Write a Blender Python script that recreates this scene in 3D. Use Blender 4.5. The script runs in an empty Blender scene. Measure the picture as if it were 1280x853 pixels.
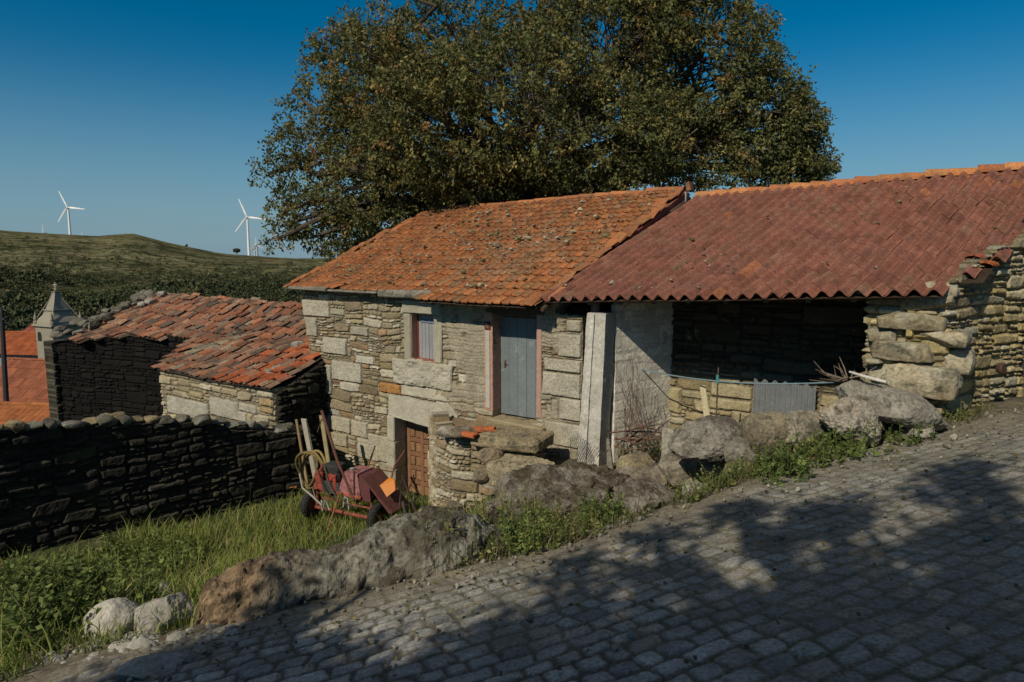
import bpy, bmesh, math, random
import numpy as np
from mathutils import Vector, Matrix
random.seed(7)
RNG = np.random.default_rng(7)
SC = bpy.context.scene
COL = SC.collection
R = math.radians

# ------------------------------------------------------------------ camera frame
FPX = 853.33; PITCH = math.atan(111.5/853.33)
def ray(px, py):
    x = (px-640)/FPX; y = -(py-426.5)/FPX
    cp, sp = math.cos(PITCH), math.sin(PITCH)
    return np.array([x, cp+y*sp, -sp+y*cp])
def at(px, py, Y):
    d = ray(px, py); return d*(Y/d[1])
# house frame: s along the front wall (to the right), r into the building
W = np.array([.819, -.574, 0.]); NB = np.array([.574, .819, 0.]); D0 = np.array([.1, 11.5, 0.])
UP = np.array([0, 0, 1.])
def F(s, r=0., z=0.): return D0 + W*s + NB*r + UP*z
def onwall(px, py, r=0.):
    d = ray(px, py); o = D0 + NB*r
    t = o.dot(NB)/d.dot(NB); p = d*t
    return float((p-D0).dot(W)), float(p[2])
def rectw(x0, y0, x1, y1, r=0.):
    ym = (y0+y1)/2; xm = (x0+x1)/2
    return onwall(x0, ym, r)[0], onwall(x1, ym, r)[0], onwall(xm, y1, r)[1], onwall(xm, y0, r)[1]

# ------------------------------------------------------------------ noise
def _hash(ix, iy, iz, seed):
    h = (ix.astype(np.int64)*374761393 + iy.astype(np.int64)*668265263 + iz.astype(np.int64)*2147483647 + seed*974634777) & 0xFFFFFFFF
    h = ((h ^ (h >> 13))*1274126177) & 0xFFFFFFFF
    h = ((h ^ (h >> 15))*2246822519) & 0xFFFFFFFF
    h = h ^ (h >> 16)
    return h.astype(np.float64)/4294967295.0
def vnoise(P, seed=0):
    P = np.asarray(P, float); i = np.floor(P); f = P-i; f = f*f*(3-2*f); i = i.astype(np.int64)
    r = 0
    for dx in (0, 1):
        wx = f[:, 0] if dx else 1-f[:, 0]
        for dy in (0, 1):
            wy = f[:, 1] if dy else 1-f[:, 1]
            for dz in (0, 1):
                wz = f[:, 2] if dz else 1-f[:, 2]
                r = r + wx*wy*wz*_hash(i[:, 0]+dx, i[:, 1]+dy, i[:, 2]+dz, seed)
    return r*2-1
def fbm(P, octv=4, seed=0, gain=.5):
    P = np.asarray(P, float); a = 1.; s = 0; n = 0
    for k in range(octv):
        s = s + a*vnoise(P*(2.03**k)+k*17.3, seed+k); n += a; a *= gain
    return s/n
def n2(x, y, sc=1., octv=3, seed=0):
    x = np.asarray(x, float).ravel(); y = np.asarray(y, float).ravel()
    return fbm(np.stack([x*sc, y*sc, np.full_like(x, .37)], 1), octv, seed)
def sstep(a, b, x):
    t = np.clip((np.asarray(x, float)-a)/(b-a), 0, 1); return t*t*(3-2*t)

# ------------------------------------------------------------------ objects
def props(o, label=None, cat=None, group=None, kind=None):
    if label: o['label'] = label
    if cat: o['category'] = cat
    if group: o['group'] = group
    if kind: o['kind'] = kind
    return o
def empty(name, loc, label, cat, group=None):
    o = bpy.data.objects.new(name, None); COL.objects.link(o); o.location = Vector(loc)
    o.empty_display_size = .2
    return props(o, label, cat, group)
def link(name, me, mat, parent=None):
    o = bpy.data.objects.new(name, me); COL.objects.link(o)
    if mat: me.materials.append(mat)
    if parent is not None:
        o.parent = parent
        if parent.type == 'EMPTY': o.matrix_parent_inverse = Matrix.Translation(-Vector(parent.location))
    return o
def mesh_np(name, V, Fc, C, mat, parent=None, smooth=False):
    """V (n,3); Fc array (m,k) or list of arrays; C (n,3) or (3,)"""
    V = np.asarray(V, float)
    fl = Fc if (isinstance(Fc, list) and isinstance(Fc[0], np.ndarray) and Fc[0].ndim == 2) else [np.asarray(Fc)]
    fl = [np.asarray(f, np.int64) for f in fl if len(f)]
    me = bpy.data.meshes.new(name)
    me.vertices.add(len(V)); me.vertices.foreach_set('co', V.astype(np.float32).ravel())
    loops = np.concatenate([f.ravel() for f in fl]); tot = np.concatenate([np.full(len(f), f.shape[1]) for f in fl])
    me.loops.add(len(loops)); me.loops.foreach_set('vertex_index', loops.astype(np.int32))
    me.polygons.add(len(tot)); st = np.concatenate([[0], np.cumsum(tot)[:-1]])
    me.polygons.foreach_set('loop_start', st.astype(np.int32))
    try: me.polygons.foreach_set('loop_total', tot.astype(np.int32))
    except Exception: pass
    me.update(calc_edges=True); me.validate()
    if C is not None:
        C = np.asarray(C, float)
        if C.ndim == 1: C = np.tile(C, (len(V), 1))
        c4 = np.ones((len(V), 4), np.float32); c4[:, :3] = np.clip(C, 0, 1)
        ca = me.color_attributes.new('Col', 'FLOAT_COLOR', 'POINT'); ca.data.foreach_set('color', c4.ravel())
    me.polygons.foreach_set('use_smooth', np.full(len(tot), bool(smooth)))
    me.update()
    return link(name, me, mat, parent)

class MB:
    """collects shapes into one mesh"""
    def __init__(self): self.V = []; self.F4 = []; self.F3 = []; self.C = []; self.n = 0
    def add(self, V, F4=(), F3=(), c=(.5, .5, .5)):
        V = np.asarray(V, float); c = np.asarray(c, float)
        if c.ndim == 1: c = np.tile(c, (len(V), 1))
        self.V.append(V); self.C.append(c)
        if len(F4): self.F4.append(np.asarray(F4)+self.n)
        if len(F3): self.F3.append(np.asarray(F3)+self.n)
        self.n += len(V); return self
    def box(self, o, ex, ey, ez, c=(.5, .5, .5), bev=.01, jit=0., seed=0):
        """box with chamfered edges: centre o, half vectors ex, ey, ez"""
        o = np.asarray(o, float); E = [np.asarray(e, float) for e in (ex, ey, ez)]
        L = [np.linalg.norm(e) for e in E]; b = min(bev, min(L)*.45); Un = [e/l for e, l in zip(E, L)]
        rs = np.random.default_rng(seed+int(abs(o.sum()*1000)) % 9999)
        vs = []
        for sx in (-1, 1):
            for sy in (-1, 1):
                for sz in (-1, 1):
                    j = rs.normal(0, 1, 3)*jit
                    for k in range(3):
                        q = [sx*(L[0]-(b if k != 0 else 0)), sy*(L[1]-(b if k != 1 else 0)), sz*(L[2]-(b if k != 2 else 0))]
                        vs.append(o+Un[0]*q[0]+Un[1]*q[1]+Un[2]*q[2]+j)
        idx = lambda x, y, z, k: ((x*2+y)*2+z)*3+k
        f4 = []; f3 = []
        for a in (0, 1):
            f4.append([idx(a, 0, 0, 0), idx(a, 1, 0, 0), idx(a, 1, 1, 0), idx(a, 0, 1, 0)][::(1 if a else -1)])
            f4.append([idx(0, a, 0, 1), idx(0, a, 1, 1), idx(1, a, 1, 1), idx(1, a, 0, 1)][::(1 if a else -1)])
            f4.append([idx(0, 0, a, 2), idx(1, 0, a, 2), idx(1, 1, a, 2), idx(0, 1, a, 2)][::(1 if a else -1)])
        for a in (0, 1):
            for c_ in (0, 1):
                f4.append([idx(a, c_, 0, 0), idx(a, c_, 1, 0), idx(a, c_, 1, 1), idx(a, c_, 0, 1)])
                f4.append([idx(a, 0, c_, 0), idx(a, 1, c_, 0), idx(a, 1, c_, 2), idx(a, 0, c_, 2)])
                f4.append([idx(0, a, c_, 1), idx(1, a, c_, 1), idx(1, a, c_, 2), idx(0, a, c_, 2)])
        for x in (0, 1):
            for y in (0, 1):
                for z in (0, 1): f3.append([idx(x, y, z, 0), idx(x, y, z, 1), idx(x, y, z, 2)])
        return self.add(vs, f4, f3, c)
    def tube(self, pts, rad, c=(.3, .3, .3), n=8, cap=True):
        pts = [np.asarray(p, float) for p in pts]
        m = len(pts); rad = [rad]*m if np.isscalar(rad) else rad
        V = []; T0 = None; prev = None
        for i in range(m):
            t = pts[min(i+1, m-1)]-pts[max(i-1, 0)]; t = t/(np.linalg.norm(t)+1e-9)
            if prev is None:
                a = np.array([0, 0, 1.]) if abs(t[2]) < .9 else np.array([1., 0, 0]); u = np.cross(t, a)
            else: u = prev-t*prev.dot(t)
            u = u/(np.linalg.norm(u)+1e-9); prev = u; v = np.cross(t, u)
            for k in range(n):
                an = 2*math.pi*k/n; V.append(pts[i]+(u*math.cos(an)+v*math.sin(an))*rad[i])
        f = [[i*n+k, i*n+(k+1) % n, (i+1)*n+(k+1) % n, (i+1)*n+k] for i in range(m-1) for k in range(n)]
        f3 = []
        if cap:
            V += [pts[0], pts[-1]]; a, b = m*n, m*n+1
            f3 = [[a, (k+1) % n, k] for k in range(n)]+[[b, (m-1)*n+k, (m-1)*n+(k+1) % n] for k in range(n)]
        return self.add(V, f, f3, c)
    def lathe(self, o, axis, prof, c=(.1, .1, .1), n=24):
        """prof: list of (radius, height along the axis)"""
        ax = np.asarray(axis, float); ax = ax/np.linalg.norm(ax)
        a = np.array([0, 0, 1.]) if abs(ax[2]) < .9 else np.array([1., 0, 0])
        u = np.cross(ax, a); u /= np.linalg.norm(u); v = np.cross(ax, u); V = []
        for r_, h in prof:
            for k in range(n):
                an = 2*math.pi*k/n; V.append(np.asarray(o)+ax*h+(u*math.cos(an)+v*math.sin(an))*r_)
        m = len(prof)
        f = [[i*n+k, i*n+(k+1) % n, (i+1)*n+(k+1) % n, (i+1)*n+k] for i in range(m-1) for k in range(n)]
        return self.add(V, f, (), c)
    def poly(self, top, ext, c=(.5, .5, .5)):
        """prism: polygon points `top` extruded by vector ext"""
        P = [np.asarray(p, float) for p in top]; n = len(P); e = np.asarray(ext, float)
        V = P+[p+e for p in P]; f4 = [[i, (i+1) % n, n+(i+1) % n, n+i] for i in range(n)]
        f3 = [[0, i, i+1] for i in range(1, n-1)]+[[n, n+i+1, n+i] for i in range(1, n-1)]
        return self.add(V, f4, f3, c)
    def build(self, name, mat, parent=None, smooth=False):
        fl = []
        if self.F4: fl.append(np.concatenate(self.F4))
        if self.F3: fl.append(np.concatenate(self.F3))
        o = mesh_np(name, np.concatenate(self.V), fl, np.concatenate(self.C), mat, parent, smooth)
        bm = bmesh.new(); bm.from_mesh(o.data); bmesh.ops.recalc_face_normals(bm, faces=bm.faces); bm.to_mesh(o.data); bm.free()
        return o

# ------------------------------------------------------------------ materials (colour comes from the Col attribute, broken up by noise)
def newmat(name):
    m = bpy.data.materials.new(name); m.use_nodes = True
    nt = m.node_tree; b = nt.nodes['Principled BSDF']; return m, nt, b
def nd(nt, t, **k):
    n = nt.nodes.new(t)
    for a, v in k.items():
        if hasattr(n, a): setattr(n, a, v)
        else: n.inputs[a].default_value = v
    return n
def rough_mat(name, fine=40., coarse=6., lo=.62, hi=1.25, rough=.9, bump=.25, bdist=.01, spots=None, spec=.2, metal=0.):
    """spots = (colour, scale, threshold, amount): lichen / dirt blotches"""
    m, nt, b = newmat(name); L = nt.links.new
    tc = nd(nt, 'ShaderNodeNewGeometry')
    at_ = nd(nt, 'ShaderNodeAttribute', attribute_name='Col')
    n1 = nd(nt, 'ShaderNodeTexNoise', Scale=fine, Detail=6., Roughness=.65); L(tc.outputs['Position'], n1.inputs['Vector'])
    n2_ = nd(nt, 'ShaderNodeTexNoise', Scale=coarse, Detail=5., Roughness=.6); L(tc.outputs['Position'], n2_.inputs['Vector'])
    mr = nd(nt, 'ShaderNodeMapRange'); mr.inputs['From Min'].default_value = .3; mr.inputs['From Max'].default_value = .7
    mr.inputs['To Min'].default_value = lo; mr.inputs['To Max'].default_value = hi; L(n1.outputs['Fac'], mr.inputs['Value'])
    mr2 = nd(nt, 'ShaderNodeMapRange'); mr2.inputs['From Min'].default_value = .3; mr2.inputs['From Max'].default_value = .7
    mr2.inputs['To Min'].default_value = (lo+1)/2; mr2.inputs['To Max'].default_value = (hi+1)/2; L(n2_.outputs['Fac'], mr2.inputs['Value'])
    mu = nd(nt, 'ShaderNodeMath', operation='MULTIPLY'); L(mr.outputs[0], mu.inputs[0]); L(mr2.outputs[0], mu.inputs[1])
    vm = nd(nt, 'ShaderNodeVectorMath', operation='SCALE'); L(at_.outputs['Color'], vm.inputs[0]); L(mu.outputs[0], vm.inputs['Scale'])
    out = vm.outputs[0]
    for sp in (spots or []):
        col, sc, th, am = sp
        n3 = nd(nt, 'ShaderNodeTexNoise', Scale=sc, Detail=7., Roughness=.7); L(tc.outputs['Position'], n3.inputs['Vector'])
        r3 = nd(nt, 'ShaderNodeMapRange'); r3.inputs['From Min'].default_value = th; r3.inputs['From Max'].default_value = th+.07
        r3.inputs['To Max'].default_value = am; L(n3.outputs['Fac'], r3.inputs['Value'])
        mx = nd(nt, 'ShaderNodeMixRGB'); mx.inputs[2].default_value = (*col, 1); L(r3.outputs[0], mx.inputs[0]); L(out, mx.inputs[1]); out = mx.outputs[0]
    L(out, b.inputs['Base Color'])
    b.inputs['Roughness'].default_value = rough; b.inputs['Metallic'].default_value = metal
    b.inputs['Specular IOR Level'].default_value = spec
    if bump > 0:
        bp = nd(nt, 'ShaderNodeBump', Strength=bump, Distance=bdist); L(n1.outputs['Fac'], bp.inputs['Height']); L(bp.outputs[0], b.inputs['Normal'])
    return m
def roughen(o, size=.05, amp=.01, seed=1, sc=5.):
    """cut a clean shape fine and knock its faces and edges about"""
    bm = bmesh.new(); bm.from_mesh(o.data); bmesh.ops.triangulate(bm, faces=bm.faces)
    for _ in range(7):
        ed = [e for e in bm.edges if e.calc_length() > size]
        if not ed: break
        bmesh.ops.subdivide_edges(bm, edges=ed, cuts=1); bmesh.ops.triangulate(bm, faces=[f for f in bm.faces if len(f.verts) > 3])
    bmesh.ops.remove_doubles(bm, verts=bm.verts, dist=.0008)
    bm.normal_update(); P = np.array([v.co[:] for v in bm.verts]); nv = np.array([v.normal[:] for v in bm.verts])
    dz = amp*(fbm(P*sc, 3, seed)+.6*fbm(P*sc*4.3, 3, seed+4)); P = P+nv*dz[:, None]
    for v, p in zip(bm.verts, P): v.co = p
    bm.to_mesh(o.data); bm.free(); o.data.polygons.foreach_set('use_smooth', np.zeros(len(o.data.polygons), bool)); o.data.update(); return o
def build_each(name, mat, parent, mbs, smooth=False):
    return [m_.build(name, mat, parent, smooth) for m_ in mbs]
def leaf_mat(name, trans=.35, rough=.6):
    m, nt, b = newmat(name); L = nt.links.new
    a = nd(nt, 'ShaderNodeAttribute', attribute_name='Col')
    L(a.outputs['Color'], b.inputs['Base Color']); b.inputs['Roughness'].default_value = rough; b.inputs['Specular IOR Level'].default_value = .25
    t = nd(nt, 'ShaderNodeBsdfTranslucent'); L(a.outputs['Color'], t.inputs['Color'])
    mx = nd(nt, 'ShaderNodeMixShader'); mx.inputs[0].default_value = trans
    L(b.outputs[0], mx.inputs[1]); L(t.outputs[0], mx.inputs[2])
    L(mx.outputs[0], nt.nodes['Material Output'].inputs['Surface']); return m
M = {}
M['wall'] = rough_mat('rubble_stone', 34, 3.5, .55, 1.3, .92, .5, .012, [((.30, .27, .14), 3.2, .60, .5), ((.10, .09, .075), 7., .62, .45)])
M['granite'] = rough_mat('dressed_granite', 60, 4, .7, 1.2, .9, .3, .006, [((.20, .19, .15), 5., .6, .45)])
M['darkwall'] = rough_mat('mossy_dry_stone', 30, 3, .5, 1.3, .95, .5, .012, [((.05, .055, .025), 3., .55, .6)])
M['plaster'] = rough_mat('old_plaster', 25, 3, .7, 1.15, .93, .35, .008, [((.28, .25, .18), 4., .58, .6)])
M['rock'] = rough_mat('lichen_rock', 26, 5, .5, 1.3, .95, .7, .02, [((.07, .065, .045), 4., .54, .6), ((.38, .37, .33), 11., .61, .55), ((.05, .045, .04), 8., .58, .7)])
M['darkrock'] = rough_mat('dark_lichen_rock', 26, 5, .45, 1.35, .95, .8, .025, [((.045, .035, .022), 4., .50, .75), ((.27, .255, .215), 14., .60, .6), ((.33, .32, .28), 34., .62, .7)])
M['palerock'] = rough_mat('pale_rock', 30, 5, .6, 1.2, .95, .6, .015, [((.12, .115, .10), 8., .63, .5)])
M['sett'] = rough_mat('granite_setts', 46, 3, .45, 1.35, .9, .7, .006, [((.13, .115, .085), 1.6, .54, .5), ((.34, .325, .29), 18., .6, .5), ((.07, .06, .05), 24., .62, .6)])
M['soil'] = rough_mat('soil', 14, 1.2, .5, 1.35, .97, .6, .03, [((.20, .17, .10), 2.6, .58, .6)])
M['orangetile'] = rough_mat('orange_clay_tile', 30, 2.2, .6, 1.25, .9, .4, .006, [((.22, .16, .08), 5.5, .54, .5), ((.40, .34, .24), 13., .62, .65), ((.09, .065, .045), 8., .58, .6)])
M['redtile'] = rough_mat('red_clay_tile', 24, 2.5, .6, 1.25, .92, .3, .005, [((.11, .065, .045), 3.5, .56, .6), ((.30, .2, .13), 16., .65, .45)], spec=.05)
M['oldtile'] = rough_mat('weathered_clay_tile', 22, 3., .5, 1.35, .93, .5, .01, [((.17, .13, .085), 4.5, .56, .55), ((.05, .04, .035), 6., .60, .6), ((.36, .33, .26), 12., .66, .5)])
M['villagetile'] = rough_mat('village_clay_tile', 3, .5, .75, 1.2, .85, .0, .005)
M['wood'] = rough_mat('weathered_wood', 45, 6, .6, 1.2, .85, .4, .004)
M['paint'] = rough_mat('flaking_paint', 50, 5, .78, 1.12, .7, .2, .002, [((.34, .32, .27), 9., .66, .4)])
M['bluepaint'] = rough_mat('blue_door_paint', 40, 3, .75, 1.12, .65, .3, .003, [((.27, .29, .30), 5., .58, .5), ((.16, .12, .09), 9., .64, .55)])
M['rust'] = rough_mat('rusty_paint', 30, 8, .55, 1.25, .7, .3, .003, [((.09, .045, .025), 9., .50, .8), ((.16, .13, .11), 24., .62, .5)], spec=.3)
M['rubber'] = rough_mat('rubber', 40, 6, .7, 1.3, .8, .2, .002)
M['steel'] = rough_mat('galvanised_steel', 40, 4, .7, 1.2, .5, .15, .002, spec=.5)
M['whitepaint'] = rough_mat('white_paint', 2, .2, 1., 1., .45, 0)
M['bark'] = rough_mat('bark', 18, 3, .5, 1.3, .95, .6, .03)
M['leaf'] = leaf_mat('foliage', .3)
M['grass'] = leaf_mat('grass_blades', .35, .65)
M['hill'] = rough_mat('hillside', .14, .014, .4, 1.6, 1., 0., .0, [((.02, .028, .013), .024, .50, .8), ((.19, .16, .10), .035, .57, .75), ((.022, .03, .014), .11, .52, .8), ((.17, .15, .09), .22, .58, .7)], spec=.0)
M['scrub'] = rough_mat('hill_woods', .9, .1, .4, 1.5, 1., .0)
M['dark'] = rough_mat('dark_interior', 10, 3, .7, 1.2, 1., 0.)
M['plastic'] = rough_mat('plastic', 60, 8, .85, 1.1, .5, .0)

# ------------------------------------------------------------------ masonry
def courses(u, v, rowh, stw, seed, warp=.03, split=.55):
    """irregular coursed rubble: random value per stone, distance to the nearest joint"""
    rs = np.random.default_rng(seed); n = len(u)
    U = u+warp*n2(u, v, 2.2, 2, seed)+warp*.35*n2(u, v, 9, 2, seed+5)
    V = v+warp*.9*n2(u, v, 1.3, 2, seed+1)+warp*.5*n2(u, v, 5, 2, seed+6)
    vb = [V.min()-.5]
    while vb[-1] < V.max()+.5: vb.append(vb[-1]+rs.uniform(*rowh))
    vb = np.array(vb); ri = np.clip(np.searchsorted(vb, V)-1, 0, len(vb)-2)
    rid = np.zeros((n, 3)); d = np.zeros(n); aspect = np.zeros(n)
    for r_ in np.unique(ri):
        m = np.where(ri == r_)[0]
        ub = [U.min()-rs.uniform(0, 1)]
        k = (vb[r_+1]-vb[r_])/rowh[1]
        while ub[-1] < U.max()+.6: ub.append(ub[-1]+rs.uniform(*stw)*(.55+.75*k)*(1.5 if rs.random() < .04 else 1))
        ub = np.array(ub); ci = np.clip(np.searchsorted(ub, U[m])-1, 0, len(ub)-2)
        u0 = ub[ci]; u1 = ub[ci+1]; v0 = np.full(len(m), vb[r_]); v1 = np.full(len(m), vb[r_+1])
        ns = len(ub); kk = rs.random(ns); f1 = rs.uniform(.3, .7, ns); three = rs.random(ns) < .35
        f2 = rs.uniform(.25, .4, ns); val = rs.random((ns, 3, 3))
        vv = (V[m]-v0)/(v1-v0); sub = np.zeros(len(m), int); hh = v1-v0
        do = (kk[ci] < split) & ((u1-u0) > .5*hh)
        t3 = do & three[ci]; t2 = do & ~three[ci]
        a = f1[ci]; sub[t2 & (vv > a)] = 1
        nv0, nv1 = v0.copy(), v1.copy()
        q = t2 & (sub == 0); nv1[q] = (v0+hh*a)[q]
        q = t2 & (sub == 1); nv0[q] = (v0+hh*a)[q]
        b1 = f2[ci]; b2 = 1-f2[ci]*.9
        sub[t3 & (vv > b1)] = 1; sub[t3 & (vv > b2)] = 2
        q = t3 & (sub == 0); nv1[q] = (v0+hh*b1)[q]
        q = t3 & (sub == 1); nv0[q] = (v0+hh*b1)[q]; nv1[q] = (v0+hh*b2)[q]
        q = t3 & (sub == 2); nv0[q] = (v0+hh*b2)[q]
        # lean the stone ends so joints are not vertical
        sl = (val[ci, sub, 2]-.5)*.5
        uu = U[m]+sl*(V[m]-(nv0+nv1)/2)
        du = np.minimum(uu-u0, u1-uu); dv = np.minimum(V[m]-nv0, nv1-V[m])
        rr = .035
        dd = rr-np.sqrt(np.maximum(rr-du, 0)**2+np.maximum(rr-dv, 0)**2)
        dd = np.where((du > rr) & (dv > rr), np.minimum(du, dv), dd)
        d[m] = dd; rid[m] = val[ci, sub]
    return rid, d
def masonry(u, v, rowh, stw, seed, warp=.03, split=.55):
    """random rubble: rough bands cut again and again into long and short stones, so no course runs through"""
    rs = np.random.default_rng(seed); n = len(u)
    U = u+warp*.8*n2(u, v, 1.9, 2, seed)+warp*.22*n2(u, v, 8, 2, seed+5)
    V = v+warp*n2(u, v, 1.2, 2, seed+1)+warp*.28*n2(u, v, 7, 2, seed+6)
    rid = np.zeros((n, 3)); d = np.full(n, .05)
    hm0, hm1 = rowh; um, vm = U.min()-.3, V.min()-.3; stack = []
    vb = vm
    order = np.argsort(V, kind='stable'); Vs_ = V[order]
    while vb < V.max()+.3:
        hb = rs.uniform(1.6, 3.2)*hm1; i0, i1 = np.searchsorted(Vs_, vb), np.searchsorted(Vs_, vb+hb); idx = order[i0:i1]; ub = um-rs.uniform(0, .5)
        while ub < U.max()+.3:
            wb = rs.uniform(1.6, 3.6)*hm1*1.5; m = idx[(U[idx] >= ub) & (U[idx] < ub+wb)]
            if len(m): stack.append((m, ub, ub+wb, vb, vb+hb))
            ub += wb
        vb += hb
    rr = .03
    while stack:
        idx, u0, u1, v0, v1 = stack.pop(); w, h = u1-u0, v1-v0
        th = hm0*.55+(hm1-hm0)*rs.random()**1.7 if rs.random() < split else hm0+(hm1-hm0)*rs.random()
        tw = max(stw[0], min(stw[1]*1.3, h*rs.uniform(1.3, 4.2)))
        if h > th*1.35 and (h > w*.45 or rs.random() < .6):
            f = v0+h*rs.uniform(.28, .72); sl = rs.normal(0, .05); c = V[idx]-sl*(U[idx]-(u0+u1)/2) < f
            stack.append((idx[c], u0, u1, v0, f)); stack.append((idx[~c], u0, u1, f, v1)); continue
        if w > tw*1.35:
            f = u0+w*rs.uniform(.3, .7); c = U[idx] < f
            stack.append((idx[c], u0, f, v0, v1)); stack.append((idx[~c], f, u1, v0, v1)); continue
        if len(idx) == 0: continue
        sl = rs.normal(0, .22); uu = U[idx]+sl*(V[idx]-(v0+v1)/2)
        du = np.minimum(uu-u0, u1-uu); dv = np.minimum(V[idx]-v0, v1-V[idx])
        tp = rs.normal(0, .12); dv = dv-np.abs(tp)*h*.5*np.clip((uu-(u0+u1)/2)/(w/2)*np.sign(tp), 0, 1)
        dd = rr-np.sqrt(np.maximum(rr-du, 0)**2+np.maximum(rr-dv, 0)**2)
        d[idx] = np.where((du > rr) & (dv > rr), np.minimum(du, dv), dd); rid[idx] = rs.random(3)
    return rid, d
def pal(vals, cols):
    cols = np.asarray(cols, float); k = np.clip((vals*len(cols)).astype(int), 0, len(cols)-1); return cols[k]
def path_pts(path):
    P = np.asarray(path, float); seg = np.linalg.norm(np.diff(P[:, :2], axis=0), axis=1); return P, np.concatenate([[0], np.cumsum(seg)])
def stone_sheet(name, path, z0, z1, cols, mat, parent=None, res=.018, rowh=(.09, .24), stw=(.14, .42), depth=.05, gap=.013, joint=(.16, .14, .10),
                keep=None, seed=1, blocks=(), warp=.03, split=.55, back=.25, rough=.012, bulge=.0, colfn=None, smooth_amt=None):
    """a wall face of real stones following a plan path; outside is to the right of the path when walking along it"""
    P, cum = path_pts(path); Lh = cum[-1]
    nu = max(2, int(Lh/res)+1); nv = max(2, int((z1-z0)/res)+1)
    ua = np.linspace(0, Lh, nu); va = np.linspace(z0, z1, nv)
    UU, VV = np.meshgrid(ua, va, indexing='ij'); u = UU.ravel(); v = VV.ravel()
    rid, d = masonry(u, v, rowh, stw, seed, warp, split)
    base = pal(rid[:, 0], cols)*(.78+.44*rid[:, 1:2])
    prj = (.45+.55*rid[:, 1])*depth
    gg = np.full(len(u), gap)
    for (u0, u1, b0, b1, c, pr) in blocks:
        uu = u+.008*n2(u, v, 6, 2, seed+33); vv2 = v+.008*n2(u, v, 6, 2, seed+34)
        ins = (uu > u0) & (uu < u1) & (vv2 > b0) & (vv2 < b1)
        dd = np.minimum(np.minimum(uu-u0, u1-uu), np.minimum(vv2-b0, b1-vv2))
        d = np.where(ins, dd, np.minimum(d, -dd))
        base = np.where(ins[:, None], np.asarray(c)*(.95+.1*n2(u, v, 7, 2, seed)[:, None]), base); prj = np.where(ins, pr, prj)
    dn = d+.008*n2(u, v, 24, 3, seed+9)
    prof = sstep(0, gap*2.6, dn)
    h = prof*prj + rough*prof*n2(u, v, 11, 3, seed+3) + min(.006, rough*.5)*n2(u, v, 30, 2, seed+4) + bulge*n2(u, v, .7, 2, seed+8)
    jm = sstep(gap*.2, gap*1.3, dn)[:, None]
    C = np.asarray(joint)*(1-jm)+base*jm
    if smooth_amt is not None:            # plaster laid over the stones
        am = smooth_amt(u, v); h = h*(1-am*.75)+am*(depth*.9+.006*n2(u, v, 9, 3, seed+21)); C = C*(1-am[:, None])+am[:, None]*np.array([.33, .295, .22])*(1+.2*n2(u, v, 5, 3, seed+22))[:, None]
    if colfn is not None: C = colfn(u, v, C)
    # position
    k = np.clip(np.searchsorted(cum, u, side='right')-1, 0, len(P)-2); t = (u-cum[k])/(cum[k+1]-cum[k])
    xy = P[k, :2]*(1-t[:, None])+P[k+1, :2]*t[:, None]
    dirs = np.diff(P[:, :2], axis=0); dirs /= np.linalg.norm(dirs, axis=1)[:, None]; nrm = np.stack([dirs[:, 1], -dirs[:, 0]], 1)
    vn = np.vstack([nrm[:1], (nrm[:-1]+nrm[1:]), nrm[-1:]]); vn /= np.linalg.norm(vn, axis=1)[:, None]
    nn = vn[k]*(1-t[:, None])+vn[k+1]*t[:, None]; nn /= np.linalg.norm(nn, axis=1)[:, None]
    pos = np.concatenate([xy+nn*h[:, None], v[:, None]], 1)
    kp = np.ones(len(u), bool) if keep is None else keep(u, v)
    I = np.arange(nu*nv).reshape(nu, nv)
    q = np.stack([I[:-1, :-1], I[1:, :-1], I[1:, 1:], I[:-1, 1:]], -1).reshape(-1, 4)
    q = q[kp[q].all(1)]
    # thickness: boundary edges pulled back
    V = pos
    if back > 0:
        e = np.concatenate([q[:, [0, 1]], q[:, [1, 2]], q[:, [2, 3]], q[:, [3, 0]]]); es = np.sort(e, 1)
        key = es[:, 0]*(nu*nv)+es[:, 1]; uq, inv, cnt = np.unique(key, return_inverse=True, return_counts=True)
        be = e[cnt[inv] == 1]
        bv = np.unique(be); mp = -np.ones(nu*nv, int); mp[bv] = np.arange(len(bv))+nu*nv
        bp = np.concatenate([xy[bv]-nn[bv]*back, v[bv][:, None]], 1)
        V = np.concatenate([pos, bp]); C = np.concatenate([C, C[bv]*.9])
        q2 = np.stack([be[:, 1], be[:, 0], mp[be[:, 0]], mp[be[:, 1]]], 1)
        q = np.concatenate([q, q2])
    used = np.unique(q); mp2 = -np.ones(len(V), int); mp2[used] = np.arange(len(used))
    return mesh_np(name, V[used], mp2[q], C[used], mat, parent)

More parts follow.
